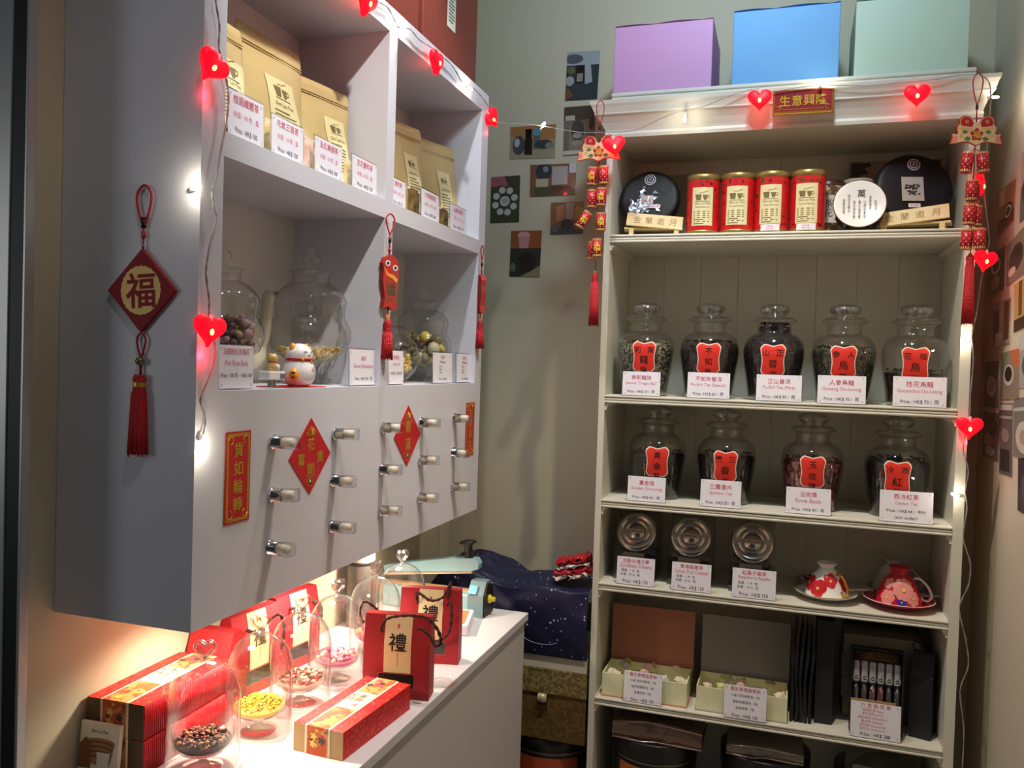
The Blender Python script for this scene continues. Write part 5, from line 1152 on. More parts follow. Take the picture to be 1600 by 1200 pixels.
pouch('k', 'tall lit kraft pouch, largest in the upper left cubby', (-0.400, -0.922, zs), pi/2-0.04, 0.190, 0.238, 0.085, 0.01, G, 2, 0.040)
pouch('k', 'narrow kraft pouch edge behind the tall lit pouch', (-0.472, -0.790, zs), pi/2, 0.120, 0.215, 0.06, 0.02, G, 3, 0.028)
pouch('k', 'shorter kraft pouch, right of the tall pouch by the divider', (-0.392, -0.757, zs), pi/2-0.20, 0.146, 0.208, 0.06, 0.018, G, 4)
pouch('k', 'kraft pouch at the left of the upper right cubby', (-0.390, -0.415, zs), pi/2-0.22, 0.150, 0.232, 0.055, 0.02, G, 5)
pouch('k', 'kraft pouch at the right of the upper right cubby', (-0.390, -0.205, zs), pi/2-0.30, 0.165, 0.238, 0.05, 0.01, G, 6, 0.03)
G = 'price signs in the cabinet cubbies'
def csign(label, u0, u1, x, z, h, lines, w=None):
    y0 = fy(u0, x, z); y1 = fy(u1, x, z); w_ = y1-y0
    return sign('price_sign', label, (x, (y0+y1)/2, z+0.0005), pi/2, w_, h, lines(w_, h), G, 0.03)
def uc(cn, p): return lambda w, h: [(cn, h*0.19, h*0.84, 1, w*0.72), ('份量 : 10 包   盒', h*0.13, h*0.52, 2, w*0.72), ('Price : HK$ '+p, h*0.14, h*0.17, 3, w*0.62)]
xs = XC-0.010
csign('price sign reading 桂圓纖體茶, leftmost in the upper left cubby', 356, 411, xs, zs, 0.068, uc('桂圓纖體茶', '100'))
csign('price sign reading 元氣三寶茶 before the tall pouch', 424, 473, xs, zs, 0.062, uc('元氣三寶茶', '130'))
csign('price sign reading 玉紅美顏茶 before the shorter pouch', 492, 534, xs, zs, 0.062, uc('玉紅美顏茶', '100'))
csign('price sign reading 五花雙料茶 beside the middle divider', 550, 588, xs, zs, 0.062, uc('五花雙料茶', '120'))
csign('price sign mostly behind the divider in the upper right cubby', 610, 633, xs-0.008, zs, 0.060, uc('清熱茶', '110'))
csign('price sign reading 六味養顏茶, middle of the upper right cubby', 658, 685, xs, zs, 0.064, uc('六味養顏茶', '100'))
csign('price sign reading 山楂消滯茶, rightmost in the upper right cubby', 703, 728, xs, zs, 0.062, uc('山楂消滯茶', '100'))
xl = XC-0.012; zl = ZLOW+0.0005
csign('price sign reading Pink Rose Buds at the lower left cubby', 342, 395, xl, zl, 0.066, lambda w, h: [('法國粉紅玫瑰花', h*0.15, h*0.86, 1, w*0.78), ('Pink Rose Buds', h*0.12, h*0.60, 2, w*0.66), ('Price : 100 克 ~ HK$ 158', h*0.12, h*0.32, 3, w*0.9)])
csign('price sign reading 桂花 Sweet Osmanthus by the largest glass jar', 546, 588, xl, zl, 0.070, lambda w, h: [('桂花', h*0.13, h*0.76, 1, w*0.4), ('Sweet Osmanthus', h*0.11, h*0.55, 2, w*0.72), ('Price : HK$ 100 /  克', h*0.11, h*0.20, 3, w*0.8)])
csign('price sign reading 野菊花 just right of the divider', 607, 630, xl, zl, 0.072, lambda w, h: [('野菊花', h*0.12, h*0.80, 1, w*0.6), ('Chrysanth', h*0.10, h*0.60, 2, w*0.7), ('100 克 ~ HK$ 90', h*0.10, h*0.34, 3, w*0.85)])
def bl(w, h): return [('開花茶', h*0.11, h*0.86, 1, w*0.55), ('Blooming', h*0.10, h*0.70, 3, w*0.6)]+[('玫瑰  x 1', h*0.07, h*(0.56-0.10*i), 3, w*0.5, -w*0.1) for i in range(3)]+[('Price : HK$ 60', h*0.09, h*0.14, 3, w*0.7)]
csign('left of two small blooming tea price signs in the lower right cubby', 676, 706, xl, zl, 0.073, bl)
csign('right of two small blooming tea price signs in the lower right cubby', 713, 738, xl, zl, 0.073, bl)
# small sample packets between the signs
G = 'small sample packets between the price signs'
M_SAM = [glass('sample_film', (0.95, 0.93, 0.88), 0.5, 0.1), mat('gold_tea_sample', (222, 190, 120), 0.5, c2=(250, 236, 200), vscale=50), mat('brown_tea_sample', (150, 120, 60), 0.55, c2=(60, 48, 34), vscale=60), mat('pink_tea_sample', (220, 170, 150), 0.5, c2=(246, 226, 206), vscale=50)]
for label, u0, u1, k, h in (('cream sample packet between the first two upper left signs', 412, 422, 1, 0.060), ('pink-brown sample packet beside the second sign of the upper left cubby', 474, 490, 3, 0.062), ('cream sample packet beside the third sign of the upper left cubby', 536, 549, 1, 0.056), ('amber sample packet left of the middle upper right sign', 636, 654, 2, 0.062), ('amber sample packet right of the middle upper right sign', 686, 700, 2, 0.050)):
    y0, y1 = fy(u0, xs-0.02, zs), fy(u1, xs-0.02, zs)
    t = thing('sample_packet', label, 'packet', (xs-0.020, (y0+y1)/2, zs), pi/2, G)
    w = (y1-y0)/2
    MB().grid(4, 6, lambda u, v: (-w+2*w*u, -0.006*math.sin(pi*u)*(1-v*0.6), h*v), 0).grid(4, 6, lambda u, v: (w-2*w*u, 0.006*math.sin(pi*u)*(1-v*0.6), h*v), 0).build('packet_body', M_SAM[k], t)
    MB().box(-w, -0.001, h*0.93, w, 0.001, h).build('sealed_edge', M_PAPER, t)

# big pedestal jars
PJ = [(0, 0.002), (0.050, 0.0), (0.052, 0.003), (0.045, 0.010), (0.018, 0.020), (0.014, 0.030), (0.022, 0.040), (0.050, 0.050), (0.073, 0.068), (0.0815, 0.090), (0.080, 0.108), (0.073, 0.124), (0.068, 0.131), (0.0675, 0.138), (0.069, 0.150), (0.0705, 0.160)]
PL = [(0.0715, 0.1605), (0.072, 0.164), (0.066, 0.176), (0.055, 0.188), (0.042, 0.196), (0.0355, 0.200), (0.0350, 0.217), (0.0420, 0.2190), (0.0420, 0.2215), (0.034, 0.2235), (0.012, 0.226), (0.010, 0.232), (0.017, 0.238), (0.019, 0.246), (0.015, 0.254), (0.008, 0.258), (0.009, 0.263), (0.005, 0.270), (0, 0.271)]
pj_me = (MB().lathe(PJ, 40).mesh('jar_body', [M_GLASS]), MB().lathe(PL, 36).mesh('lid', [M_GLASS]))
def pjar(label, x, y, sc, zsc=1.0):
    t = thing('pedestal_jar', label, 'jar', (x, y, zl), 0, 'glass pedestal jars in the lower cubbies'); t.scale = (sc, sc, sc*zsc)
    for nm, me in zip(('jar_body', 'lid'), pj_me):
        o = bpy.data.objects.new(nm, me); COL.objects.link(o); o.parent = t
    return t
def jin(zr):
    for (a, b), (c, d) in zip(PJ[6:], PJ[7:]):
        if b <= zr <= d and d > b: return a+(c-a)*(zr-b)/(d-b)
    return 0.05
def fill(name, label, cat, x, y, sc, z0, z1, n, size, ms, zsc=1.0):
    c = MB()
    def p():
        zr = R.uniform(z0, z1); r = max(jin(zr)-size*1.35/sc-0.002, 0.004)*math.sqrt(R.uniform(0.25, 1)); a = R.uniform(0, 6.28)
        return (r*sc*math.cos(a), r*sc*math.sin(a), zr*sc*zsc)
    c.bits(n, p, size, list(range(len(ms))), seg=6, rings=4)
    o = c.build(name, ms); o.location = (x, y, zl)
    tag(o, label, cat, 'dried flowers in the pedestal jars', 'stuff')
yj1 = fy(484, -0.425, 1.43)
pjar('largest glass pedestal jar with tall finial behind the white lucky cat', -0.425, yj1, 1.0)
M_OSM = [mat('osmanthus_yellow', (224, 186, 90), 0.6), mat('osmanthus_pale', (238, 214, 130), 0.6), mat('osmanthus_ochre', (176, 138, 62), 0.6)]
fill('osmanthus', 'yellow dried osmanthus in the largest pedestal jar', 'dried flowers', -0.425, yj1, 1.0, 0.050, 0.072, 700, 0.0032, M_OSM)
yj0 = fy(344, -0.420, 1.43)
pjar('glass pedestal jar of rose buds behind the cabinet left stile', -0.420, yj0, 0.88, 1.0)
M_ROS = [mat('rosebud_brown', (120, 84, 80), 0.6), mat('rosebud_pink', (158, 116, 120), 0.6), mat('rosebud_tan', (150, 128, 100), 0.6), mat('rosebud_dark', (84, 58, 58), 0.6)]
fill('rose_buds', 'dried pink-brown rose buds in the left pedestal jar', 'dried flowers', -0.420, yj0, 0.88, 0.055, 0.128, 170, 0.0085, M_ROS)
yj2 = fy(660, -0.420, 1.43)
pjar('glass pedestal jar of tied blooming teas in the lower right cubby', -0.420, yj2, 0.93, 1.0)
M_BLO = [mat('bloom_green', (150, 142, 92), 0.7), mat('bloom_yellow', (226, 200, 70), 0.6), mat('bloom_maroon', (96, 48, 48), 0.6), mat('bloom_olive', (112, 106, 70), 0.7), mat('bloom_cream', (214, 206, 170), 0.6)]
fill('blooming_tea', 'green and yellow blooming tea balls in the lower right jar', 'dried flowers', -0.420, yj2, 0.93, 0.055, 0.125, 60, 0.0145, M_BLO)
yj3 = yj2-0.155
t = thing('small_bubble_jar', 'small glass jar of yellow flowers peeking past the divider', 'jar', (-0.425, yj3, zl)); 
MB().lathe([(0, 0.002), (0.03, 0.0), (0.034, 0.006), (0.056, 0.03), (0.064, 0.06), (0.058, 0.09), (0.04, 0.108), (0.036, 0.114), (0.042, 0.118)], 32).build('jar_body', M_GLASS, t)
MB().lathe([(0.043, 0.119), (0.042, 0.124), (0.02, 0.134), (0.008, 0.138), (0.013, 0.146), (0.008, 0.156), (0, 0.158)], 28).build('lid', M_GLASS, t)
c = MB(); c.bits(160, lambda: (lambda a, r, z: (r*math.cos(a), r*math.sin(a), z))(R.uniform(0, 6.28), 0.042*math.sqrt(R.random()), R.uniform(0.024, 0.070)), 0.0068, [0, 1, 2], seg=6, rings=4)
o = c.build('yellow_flowers', [M_OSM[0], M_OSM[1], M_BLO[1]]); o.location = (-0.425, yj3, zl); tag(o, 'yellow dried flowers in the small glass jar', 'dried flowers', 'dried flowers in the pedestal jars', 'stuff')
t = thing('dark_tray', 'dark grey stand at the back of the lower right cubby', 'tray', (-0.478, (yj2+yj3)/2-0.0, zl))
MB().box(-0.030, -0.060, 0, -0.006, 0.050, 0.058, bev=0.003).build('block', mat('dark_grey_plastic', (82, 80, 80), 0.45), t)

# ================= lucky cats =================
M_CATW = mat('white_ceramic', (240, 238, 236), 0.2, coat=0.5); M_CATO = mat('orange_glaze', (236, 160, 40), 0.3); M_CATG = mat('gold_ceramic', (214, 180, 110), 0.25, coat=0.4); M_CATR = mat('red_collar_glaze', (206, 34, 40), 0.3)
def skin_body(name, nodes, edges, m, parent, sub=2):
    me = bpy.data.meshes.new(name); me.from_pydata([n[0] for n in nodes], edges, []); me.materials.append(m)
    o = bpy.data.objects.new(name, me); COL.objects.link(o); o.parent = parent
    sk = o.modifiers.new('skin', 'SKIN'); sk.use_smooth_shade = True
    for i, n in enumerate(nodes):
        r = n[1]; me.skin_vertices[0].data[i].radius = (r, r) if not isinstance(r, tuple) else r
    me.skin_vertices[0].data[0].use_root = True
    ss = o.modifiers.new('subsurf', 'SUBSURF'); ss.levels = ss.render_levels = sub
    return o
xcq = -0.335
yc = fy(467, xcq, 1.36)
t = thing('lucky_cat', 'round white lucky cat figurine with orange ears on red mat', 'figurine', (xcq, yc, ZLOW+0.0018), pi/2-0.2)
prof = [(0, 0.0), (0.016, 0.0), (0.023, 0.005), (0.0285, 0.016), (0.029, 0.026), (0.026, 0.036), (0.0225, 0.043), (0.0215, 0.046), (0.0235, 0.052), (0.0225, 0.060), (0.018, 0.068), (0.009, 0.0735), (0, 0.075)]
MB().lathe(prof, 32).build('body', M_CATW, t)
q = MB()
for s in (-1, 1): q.lathe([(0.0085, 0), (0.006, 0.006), (0.002, 0.011), (0, 0.012)], 12, 0, T(s*0.0135, 0, 0.064) @ RY(s*0.35))
q.ell((0, 0.002, 0.068), (0.015, 0.013, 0.0065), seg=16, rings=8); q.build('ears_and_cap', M_CATO, t)
MB().lathe([(0.0215, 0.0435), (0.0245, 0.0455), (0.0225, 0.049)], 32).build('collar', M_CATR, t)
MB().ell((-0.012, -0.020, 0.046), (0.0025, 0.0025, 0.003), seg=8, rings=6).build('bell', M_GOLD, t)
MB().ell((0.006, -0.022, 0.0425), (0.0028, 0.0028, 0.0035), seg=8, rings=6).build('bell', M_GOLD, t)
q = MB()
for s in (-1, 1): q.tube([(s*0.008+0.0035*math.cos(a), -0.0225, 0.058+0.003*math.sin(a)) for a in [0.3+i*0.5 for i in range(6)]], 0.0006, 4)
q.ell((0, -0.0238, 0.0545), (0.0018, 0.001, 0.0012), 1, seg=8, rings=6)
wf = lambda x, z: ((0.0296)*math.sin(x/0.029), -(0.0296)*math.cos(x/0.029), z)
q.text('千\n万\n両', 0.026, 0, fn=wf, ox=0.014, oy=0.024); q.text('福', 0.008, 1, fn=wf, ox=0.004, oy=0.030)
q.build('painted_face', [M_INKB, M_CATR], t)
MB().ell((-0.024, -0.012, 0.020), (0.009, 0.009, 0.0115), seg=16, rings=10).build('gold_coin', M_CATO, t)
q = MB()
for dz in (-0.004, 0.004): q.ell((-0.0305, -0.0165, 0.020+dz), (0.004, 0.004, 0.0016), seg=10, rings=6)
q.build('coin_marks', M_INKB, t)
t = thing('red_mat', 'thin red mat under the white lucky cat', 'mat', (xcq-0.005, yc-0.02, ZLOW+0.0004), 0)
MB().box(-0.036, -0.045, 0, 0.030, 0.072, 0.0012).build('felt', M_RED, t)
yk = fy(425, xcq+0.01, 1.345)
t = thing('display_pedestal', 'small white box pedestal on thin legs under the tiny cat', 'stand', (xcq+0.010, yk, ZLOW+0.0022), pi/2-0.15)
MB().box(-0.019, -0.012, 0.012, 0.019, 0.012, 0.026, bev=0.002).build('box', M_CATW, t)
MB().box(-0.006, -0.004, 0, -0.001, 0.004, 0.012).box(0.006, 0.0, 0, 0.010, 0.008, 0.012).build('legs', mat('dull_grey_metal', (150, 146, 140), 0.35, 0.6), t)
MB().box(0.006, -0.0125, 0.014, 0.0185, -0.012, 0.022).build('grey_panel', mat('grey_panel', (120, 112, 112), 0.5), t)
t = thing('lucky_cat', 'tiny gold and white lucky cat on the white box pedestal', 'figurine', (xcq+0.010, yk, ZLOW+0.0288), pi/2-0.1)
MB().lathe([(0, 0), (0.0085, 0), (0.0105, 0.004), (0.0095, 0.010), (0.0072, 0.0145), (0.009, 0.019), (0.0085, 0.024), (0.005, 0.0275), (0, 0.028)], 22).build('body', M_CATG, t)
q = MB()
for s in (-1, 1): q.lathe([(0.0034, 0), (0.002, 0.003), (0, 0.005)], 8, 0, T(s*0.005, 0, 0.0245) @ RY(s*0.3))
q.ell((0, 0.001, 0.024), (0.0072, 0.0062, 0.004)); q.build('ears_and_cap', M_CATO, t)
MB().lathe([(0.0072, 0.0135), (0.0086, 0.0145), (0.0074, 0.016)], 20).build('collar', M_CATR, t)
q = MB().ell((0.003, -0.009, 0.006), (0.005, 0.003, 0.005), seg=10, rings=6); q.build('belly_patch', M_CATW, t)
# the big cream cat behind the jar: mostly its raised arm shows
xb_ = -0.474; yb_ = fy(414, xb_, 1.42)
t = thing('lucky_cat', 'large cream lucky cat behind the rose bud jar, raised paw showing', 'figurine', (xb_, yb_-0.046, zl), pi/2)
M_CRM = mat('cream_ceramic', (216, 208, 180), 0.3, coat=0.3)
skin_body('body', [((0, 0, 0.022), 0.026), ((0, 0, 0.060), 0.028), ((0, 0, 0.088), 0.018), ((0, -0.003, 0.118), 0.022), ((0.026, 0, 0.070), 0.015), ((0.044, 0, 0.095), 0.0135), ((0.046, -0.002, 0.140), 0.0125), ((0.047, -0.005, 0.168), 0.0135), ((0.049, -0.012, 0.176), 0.011)], [(0, 1), (1, 2), (2, 3), (1, 4), (4, 5), (5, 6), (6, 7), (7, 8)], M_CRM, t)
q = MB()
for i in (-1, 0, 1): q.tube([(0.049+i*0.0045, -0.0195, 0.176), (0.049+i*0.0045, -0.0205, 0.169)], 0.0007, 4)
q.build('paw_lines', M_INKB, t)
q = MB()
for s in (-1, 1): q.lathe([(0.008, 0), (0.005, 0.007), (0, 0.014)], 10, 0, T(s*0.013, -0.003, 0.132) @ RY(s*0.25))
q.build('ears', M_CRM, t)

# ================= on the counter =================
ZCT = 0.7315+0.0005
M_GOLDP2 = mat('tan_gold_card', (182, 148, 96), 0.5); M_RIB = mat('corrugated_red', (190, 20, 34), 0.4)
M_FLP = speck('floral_band_print', (200, 92, 54), (216, 150, 84), 75, 0.5, 0.5, 0)
M_FLD = mat('dark_floral_print', (56, 56, 46), 0.5); M_CRB = mat('cream_band', (240, 230, 196), 0.5)
M_REDSP = speck('red_gold_fleck', (206, 26, 34), (226, 84, 60), 260, 0.8, 0.45, 0)
M_BRW = mat('brown_card_end', (96, 76, 54), 0.6)
def giftbox(label, org, ux, w, l, h, ribs, endm, group):
    """org: near-left bottom corner; ux: direction of width; length goes along +90deg"""
    ang = math.atan2(ux[1], ux[0])
    t = thing('gift_box', label, 'gift box', org, ang, group)
    b = MB(); b.box(0.0, 0.0, 0, w, l, h, 0)
    b.f = b.f; b.m[-6:] = [0, 0, 1, 0, 1, 0]
    if ribs:
        for i in range(int(l/0.0045)): b.tube([(w, 0.003+0.0045*i, 0.001), (w, 0.003+0.0045*i, h-0.001)], 0.0016, 6, 2)
    b.build('box', [M_REDSP, endm, M_RIB], t)
    q = MB(); x0, x1 = w*0.28, w*0.70
    def band(xa, xb, off, m):
        q.add([(xa, -off, 0.0), (xb, -off, 0.0), (xb, -off, h+off), (xa, -off, h+off)], [(0, 1, 2, 3)], m)
        q.add([(xa, -off, h+off), (xb, -off, h+off), (xb, l+off, h+off), (xa, l+off, h+off)], [(0, 1, 2, 3)], m)
    band(x0-0.004, x1+0.004, 0.0006, 0); band(x0, x1, 0.0010, 1)
    q.add([(x0, 0.0+l*0.36, h+0.0013), (x1, l*0.36, h+0.0013), (x1, l*0.68, h+0.0013), (x0, l*0.68, h+0.0013)], [(0, 1, 2, 3)], 0)
    rr = random.Random(5)
    for i in range(22):
        f = rr.uniform(0, 1); xx = rr.uniform(x0+0.003, x1-0.003); s = rr.uniform(0.002, 0.006); mm = rr.choice([2, 3, 4])
        if f < 0.35: q.M = T(xx, -0.0014-0.00002*i, rr.uniform(0.006, h-0.004)) @ RX90
        else:
            yy = rr.choice([rr.uniform(0.01, l*0.33), rr.uniform(l*0.70, l-0.01)]); q.M = T(xx, yy, h+0.0014+0.00002*i)
        q.flat([(s*(1+0.4*math.cos(5*a))*math.cos(a), s*(1+0.4*math.cos(5*a))*math.sin(a)) for a in [2*pi*k/20 for k in range(20)]], mm)
    q.M = T((x0+x1)/2, l*0.52, h+0.0018)
    q.text('紅棗\n桂圓', 0.030, 5, T(-0.006, 0.012, 0), w=0.034); q.text('禮', 0.012, 4, T(0.006, -0.020, 0))
    q.build('printed_band', [M_CRB, M_FLP, M_FLD, mat('yellow_blossom', (244, 206, 90), 0.5), M_INKR, M_INKB], t)
    return t
G = 'long red gift boxes with floral bands'
giftbox('long red gift box with floral band lying at the counter front', (-0.2756, -0.9997, ZCT), (0.0947, -0.005), 0.095, 0.228, 0.046, False, M_GOLDP2, G)
giftbox('lower ribbed red gift box of the stack against the left wall', (-0.541, -1.166, ZCT), (1, 0.03), 0.106, 0.218, 0.054, True, M_BRW, G)
giftbox('upper ribbed red gift box of the stack against the left wall', (-0.540, -1.167, ZCT+0.0560), (1, 0.035), 0.105, 0.218, 0.054, True, M_BRW, G)
# leaflet / small boxes in front of the stack
p = on('y', -1.195, 160, 1180)
t = thing('recipe_leaflet', 'white leaflet block with a brown picture beside the stacked gift boxes', 'leaflet', (-0.502, -1.185, ZCT), 0.05, None, (-0.10, 0, 0.05))
MB().box(-0.036, 0, 0, 0.036, 0.007, 0.078, bev=0.0008).build('block', mat('ivory_card', (238, 230, 206), 0.5), t)
q = MB(); q.M = T(0, -0.0005, 0) @ RX90
q.text('Gon Lan Fine', 0.005, 0, T(0, 0.066, 0), w=0.03)
for i in range(9): q.flat([(0.003+0.026*math.cos(a)*(1-0.03*i), 0.050-0.0035*i+0.006*math.sin(a)) for a in [2*pi*k/16 for k in range(16)]], 1 if i % 2 else 2, T(0, 0, 0.0001*i))
q.flat([(-0.034, 0.01), (-0.012, 0.01), (-0.012, 0.045), (-0.024, 0.056), (-0.034, 0.045)], 1, T(0, 0, 0.0012)); q.flat([(0.000, 0.012), (0.020, 0.012), (0.022, 0.036), (-0.002, 0.036)], 3, T(0, 0, 0.0014))
q.build('printed_picture', [M_INKK, mat('brown_print', (126, 84, 56), 0.5), mat('tan_print', (170, 124, 84), 0.5), mat('white_print', (228, 224, 214), 0.5)], t)

# glass domes with heart handles over little bowls of tea
DP = [(0.0565, 0.0), (0.0575, 0.0015), (0.056, 0.003), (0.056, 0.105), (0.0545, 0.120), (0.050, 0.135), (0.043, 0.148), (0.033, 0.158), (0.021, 0.165), (0.010, 0.168), (0, 0.1685)]
d_me = MB().lathe(DP, 44).mesh('dome', [M_GLASSD])
hk = heart2d(0.030, 32)
hq = MB().tube([(a, 0, b+0.0165) for a, b in hk], 0.0034, 8, 0, None, True); hq.add([(a*0.0295/0.0575, c*0.0295/0.0575*0.9, b*0.0295/0.0575+0.0165) for a, c, b in [(v.x, v.y, v.z) for v in hm.v]], [list(f) for f in hm.f], 0, True); hq.lathe([(0.009, -0.001), (0.005, 0.002), (0.0035, 0.006)], 14)
h_me = hq.mesh('heart_handle', [glass('handle_glass', (0.95, 0.93, 0.92), 0.9, 0.18, 1.5)])
BP = [(0, 0.0015), (0.030, 0.0), (0.031, 0.0025), (0.014, 0.006), (0.0065, 0.011), (0.006, 0.020), (0.014, 0.026), (0.036, 0.030), (0.0455, 0.038), (0.0475, 0.056), (0.0480, 0.066)]
b_me = MB().lathe(BP, 36).mesh('bowl', [M_GLASSD])
DOMES = [(318, 'nearest the camera, over dark fruit tea', [mat('hibiscus_dark', (56, 26, 24), 0.6), mat('apple_bit', (150, 108, 66), 0.6), mat('brown_bit', (90, 52, 34), 0.6), mat('red_bit', (112, 32, 32), 0.6)], 0.0046, 230, 'dark red and tan fruit tea'),
         (405, 'second from the camera, over yellow blossom', [M_BLO[1], mat('bright_yellow', (240, 210, 70), 0.6), mat('olive_bit', (150, 140, 60), 0.6)], 0.0026, 420, 'bright yellow blossom'),
         (470, 'third from the camera, over mixed pink tea', [mat('pale_petal', (226, 190, 170), 0.6), mat('green_bit', (110, 110, 70), 0.6), mat('rose_bit', (180, 84, 92), 0.6)], 0.0048, 170, 'mixed pink and green tea'),
         (526, 'fourth from the camera, over rose petals', [mat('petal_pink', (206, 100, 130), 0.6), mat('petal_cream', (232, 200, 160), 0.6), mat('petal_mauve', (170, 80, 120), 0.6)], 0.0075, 110, 'pink and cream rose petals'),
         (586, 'fifth, mostly behind the front red gift bag', [mat('petal_pink', (206, 100, 130), 0.6), mat('petal_cream', (232, 200, 160), 0.6)], 0.0065, 90, 'pale pink rosebuds'),
         (627, 'farthest, next to the heat sealer', None, 0, 0, '')]
xd = -0.374
for i, (u, lab, ms, sz, n, cl) in enumerate(DOMES):
    y = fy(u, xd, 0.80)
    t = thing('glass_cloche', 'clear glass dome with heart handle, '+lab, 'glass dome', (xd, y, ZCT), 0, 'glass domes on the counter')
    o = bpy.data.objects.new('dome', d_me); COL.objects.link(o); o.parent = t
    o = bpy.data.objects.new('heart_handle', h_me); COL.objects.link(o); o.parent = t; o.location = (0, 0, 0.1685); o.rotation_euler = (0, 0, [0.5, 0.55, 0.9, 1.1, 1.1, 1.15][i])
    if ms:
        t = thing('glass_bowl', 'footed glass bowl of '+cl+' under a dome', 'bowl', (xd+0.001, y-0.001, ZCT), 0, 'footed glass bowls under the domes')
        o = bpy.data.objects.new('bowl', b_me); COL.objects.link(o); o.parent = t
        c = MB(); c.lathe([(0, 0.0315), (0.034, 0.0325), (0.042, 0.0390), (0.0435, 0.044), (0, 0.048)], 28)
        c.bits(n, lambda: (lambda a, r: (r*math.cos(a), r*math.sin(a), 0.046+0.010*(1-r/0.04)+R.uniform(-0.003, 0.004)))(R.uniform(0, 6.28), 0.0385*math.sqrt(R.random())), sz, list(range(len(ms))), 0.8, seg=5, rings=3)
        o = c.build('loose_tea', ms); o.location = (xd+0.001, y-0.001, ZCT)
        tag(o, cl+' in a footed glass bowl', 'tea', 'teas under the domes', 'stuff')

# red gift bags with the character li
M_BAGR = mat('matt_red_card', (170, 28, 38), 0.55, bump=0.05, bscale=40); M_WIN = mat('dark_window_film', (34, 26, 28), 0.12, coat=0.5)
M_SAL = mat('orange_seal', (206, 92, 60), 0.5)
SIDE = [(0, 0), (0, 0.106), (0.012, 0.158), (0.034, 0.158), (0.046, 0.106), (0.046, 0)]
def rope(q, pts, r=0.0029):
    P = smooth_path(pts, 6); 
    for ph in (0, pi):
        out = [p+Vector((math.cos(i*1.1+ph), math.sin(i*1.1+ph), math.cos(i*1.1+ph+1))) * r*0.55 for i, p in enumerate(P)]; q.tube(out, r*0.72, 6)
def libag(label, loc, rz, group, ropes, rot=None, sc=1.0):
    t = thing('gift_bag', label, 'gift bag', loc, rz, group, rot); t.scale = (sc, sc, sc)
    w = 0.065
    MB().prism(SIDE, -w, w, 0, Matrix(((0, 0, 1, 0), (1, 0, 0, 0), (0, 1, 0, 0), (0, 0, 0, 1)))).build('body', M_BAGR, t)
    def f(x, z, off=0.0008):
        return (x, -off if z < 0.106 else (z-0.106)*12/52-off, z)
    q = MB(); q.grid(1, 12, lambda u, v: f(-0.0225+0.053*u-0.002, 0.050+0.107*v), 0)
    q.text('禮', 0.034, 1, fn=lambda x, z: f(x, z, 0.0014), ox=0.002, oy=0.108, bold=0.012)
    q.add([f(0.002+0.0022*math.cos(a), 0.139+0.0036*math.sin(a), 0.0014) for a in [2*pi*i/10 for i in range(10)]], [tuple(range(10))], 2)
    q.grid(1, 1, lambda u, v: f(0.0015+0.0012*u, 0.062+0.026*v, 0.0014), 3)
    q.build('paper_sleeve', [M_CREAM, M_INKB, M_SAL, mat('faint_gold_ink', (170, 140, 80), 0.5)], t)
    MB().box(-0.034, -0.0010, 0.021, 0.036, -0.0002, 0.048).build('window', M_WIN, t)
    fr = MB()
    for a in ((-0.035, 0.020, 0.037, 0.021), (-0.035, 0.048, 0.037, 0.049), (-0.035, 0.021, -0.034, 0.048), (0.036, 0.021, 0.037, 0.048)): fr.rect(a[0], a[1], a[2], a[3], 0, T(0, -0.0012, 0) @ RX90)
    fr.build('window_edge', mat('pink_red_edge', (214, 100, 100), 0.5), t)
    q = MB()
    for r_ in ropes: rope(q, r_)
    q.build('rope_handle', M_ROPE, t)
    return t
G = 'red gift bags marked 禮'
hang1 = [(-0.030, 0.003, 0.128), (-0.028, -0.006, 0.140), (-0.016, -0.010, 0.156), (0.010, -0.012, 0.1635), (0.045, -0.012, 0.1655), (0.066, -0.014, 0.160), (0.084, -0.016, 0.140), (0.088, -0.012, 0.118), (0.078, -0.009, 0.110), (0.066, -0.008, 0.128), (0.050, -0.006, 0.139), (0.040, 0.002, 0.137)]
bg1 = (-0.2155, -0.7440, ZCT)
libag('red gift bag marked 禮, front one on the counter', bg1, 0.20, G, [hang1, [(-0.045, 0.06, 0.12), (-0.06, 0.066, 0.15), (-0.085, 0.06, 0.165), (-0.09, 0.05, 0.14), (-0.078, 0.04, 0.13)]], sc=1.0)
hang2 = [(-0.026, 0.004, 0.128), (-0.028, -0.006, 0.150), (-0.018, -0.008, 0.150), (0.004, -0.010, 0.138), (0.030, -0.008, 0.146), (0.040, 0.0, 0.166), (0.042, 0.014, 0.172), (0.040, 0.008, 0.14)]
hang2b = [(0.040, 0.004, 0.130), (0.048, -0.010, 0.136), (0.050, -0.014, 0.110), (0.046, -0.010, 0.075), (0.030, -0.008, 0.055), (0.004, -0.006, 0.050)]
libag('red gift bag marked 禮 standing just behind the front bag', (-0.2355, -0.545, ZCT), 0.22, G, [hang2, hang2b])
libag('red gift bag marked 禮 behind the domes, right one by the wall', (-0.472, -0.672, ZCT), 1.46, G, [[(0.040, 0.004, 0.13), (0.05, -0.012, 0.12), (0.052, -0.012, 0.09), (0.04, -0.006, 0.10)], [(-0.03, 0.004, 0.13), (-0.045, -0.02, 0.135), (-0.06, -0.02, 0.11)]])
libag('red gift bag marked 禮 behind the domes, left one by the wall', (-0.472, -0.818, ZCT), 1.46, G, [[(-0.030, 0.003, 0.128), (-0.035, -0.016, 0.128), (-0.02, -0.02, 0.118), (0.0, -0.016, 0.10)], [(0.03, 0.003, 0.13), (0.035, -0.02, 0.145), (0.05, -0.02, 0.11), (0.052, -0.012, 0.07)]])
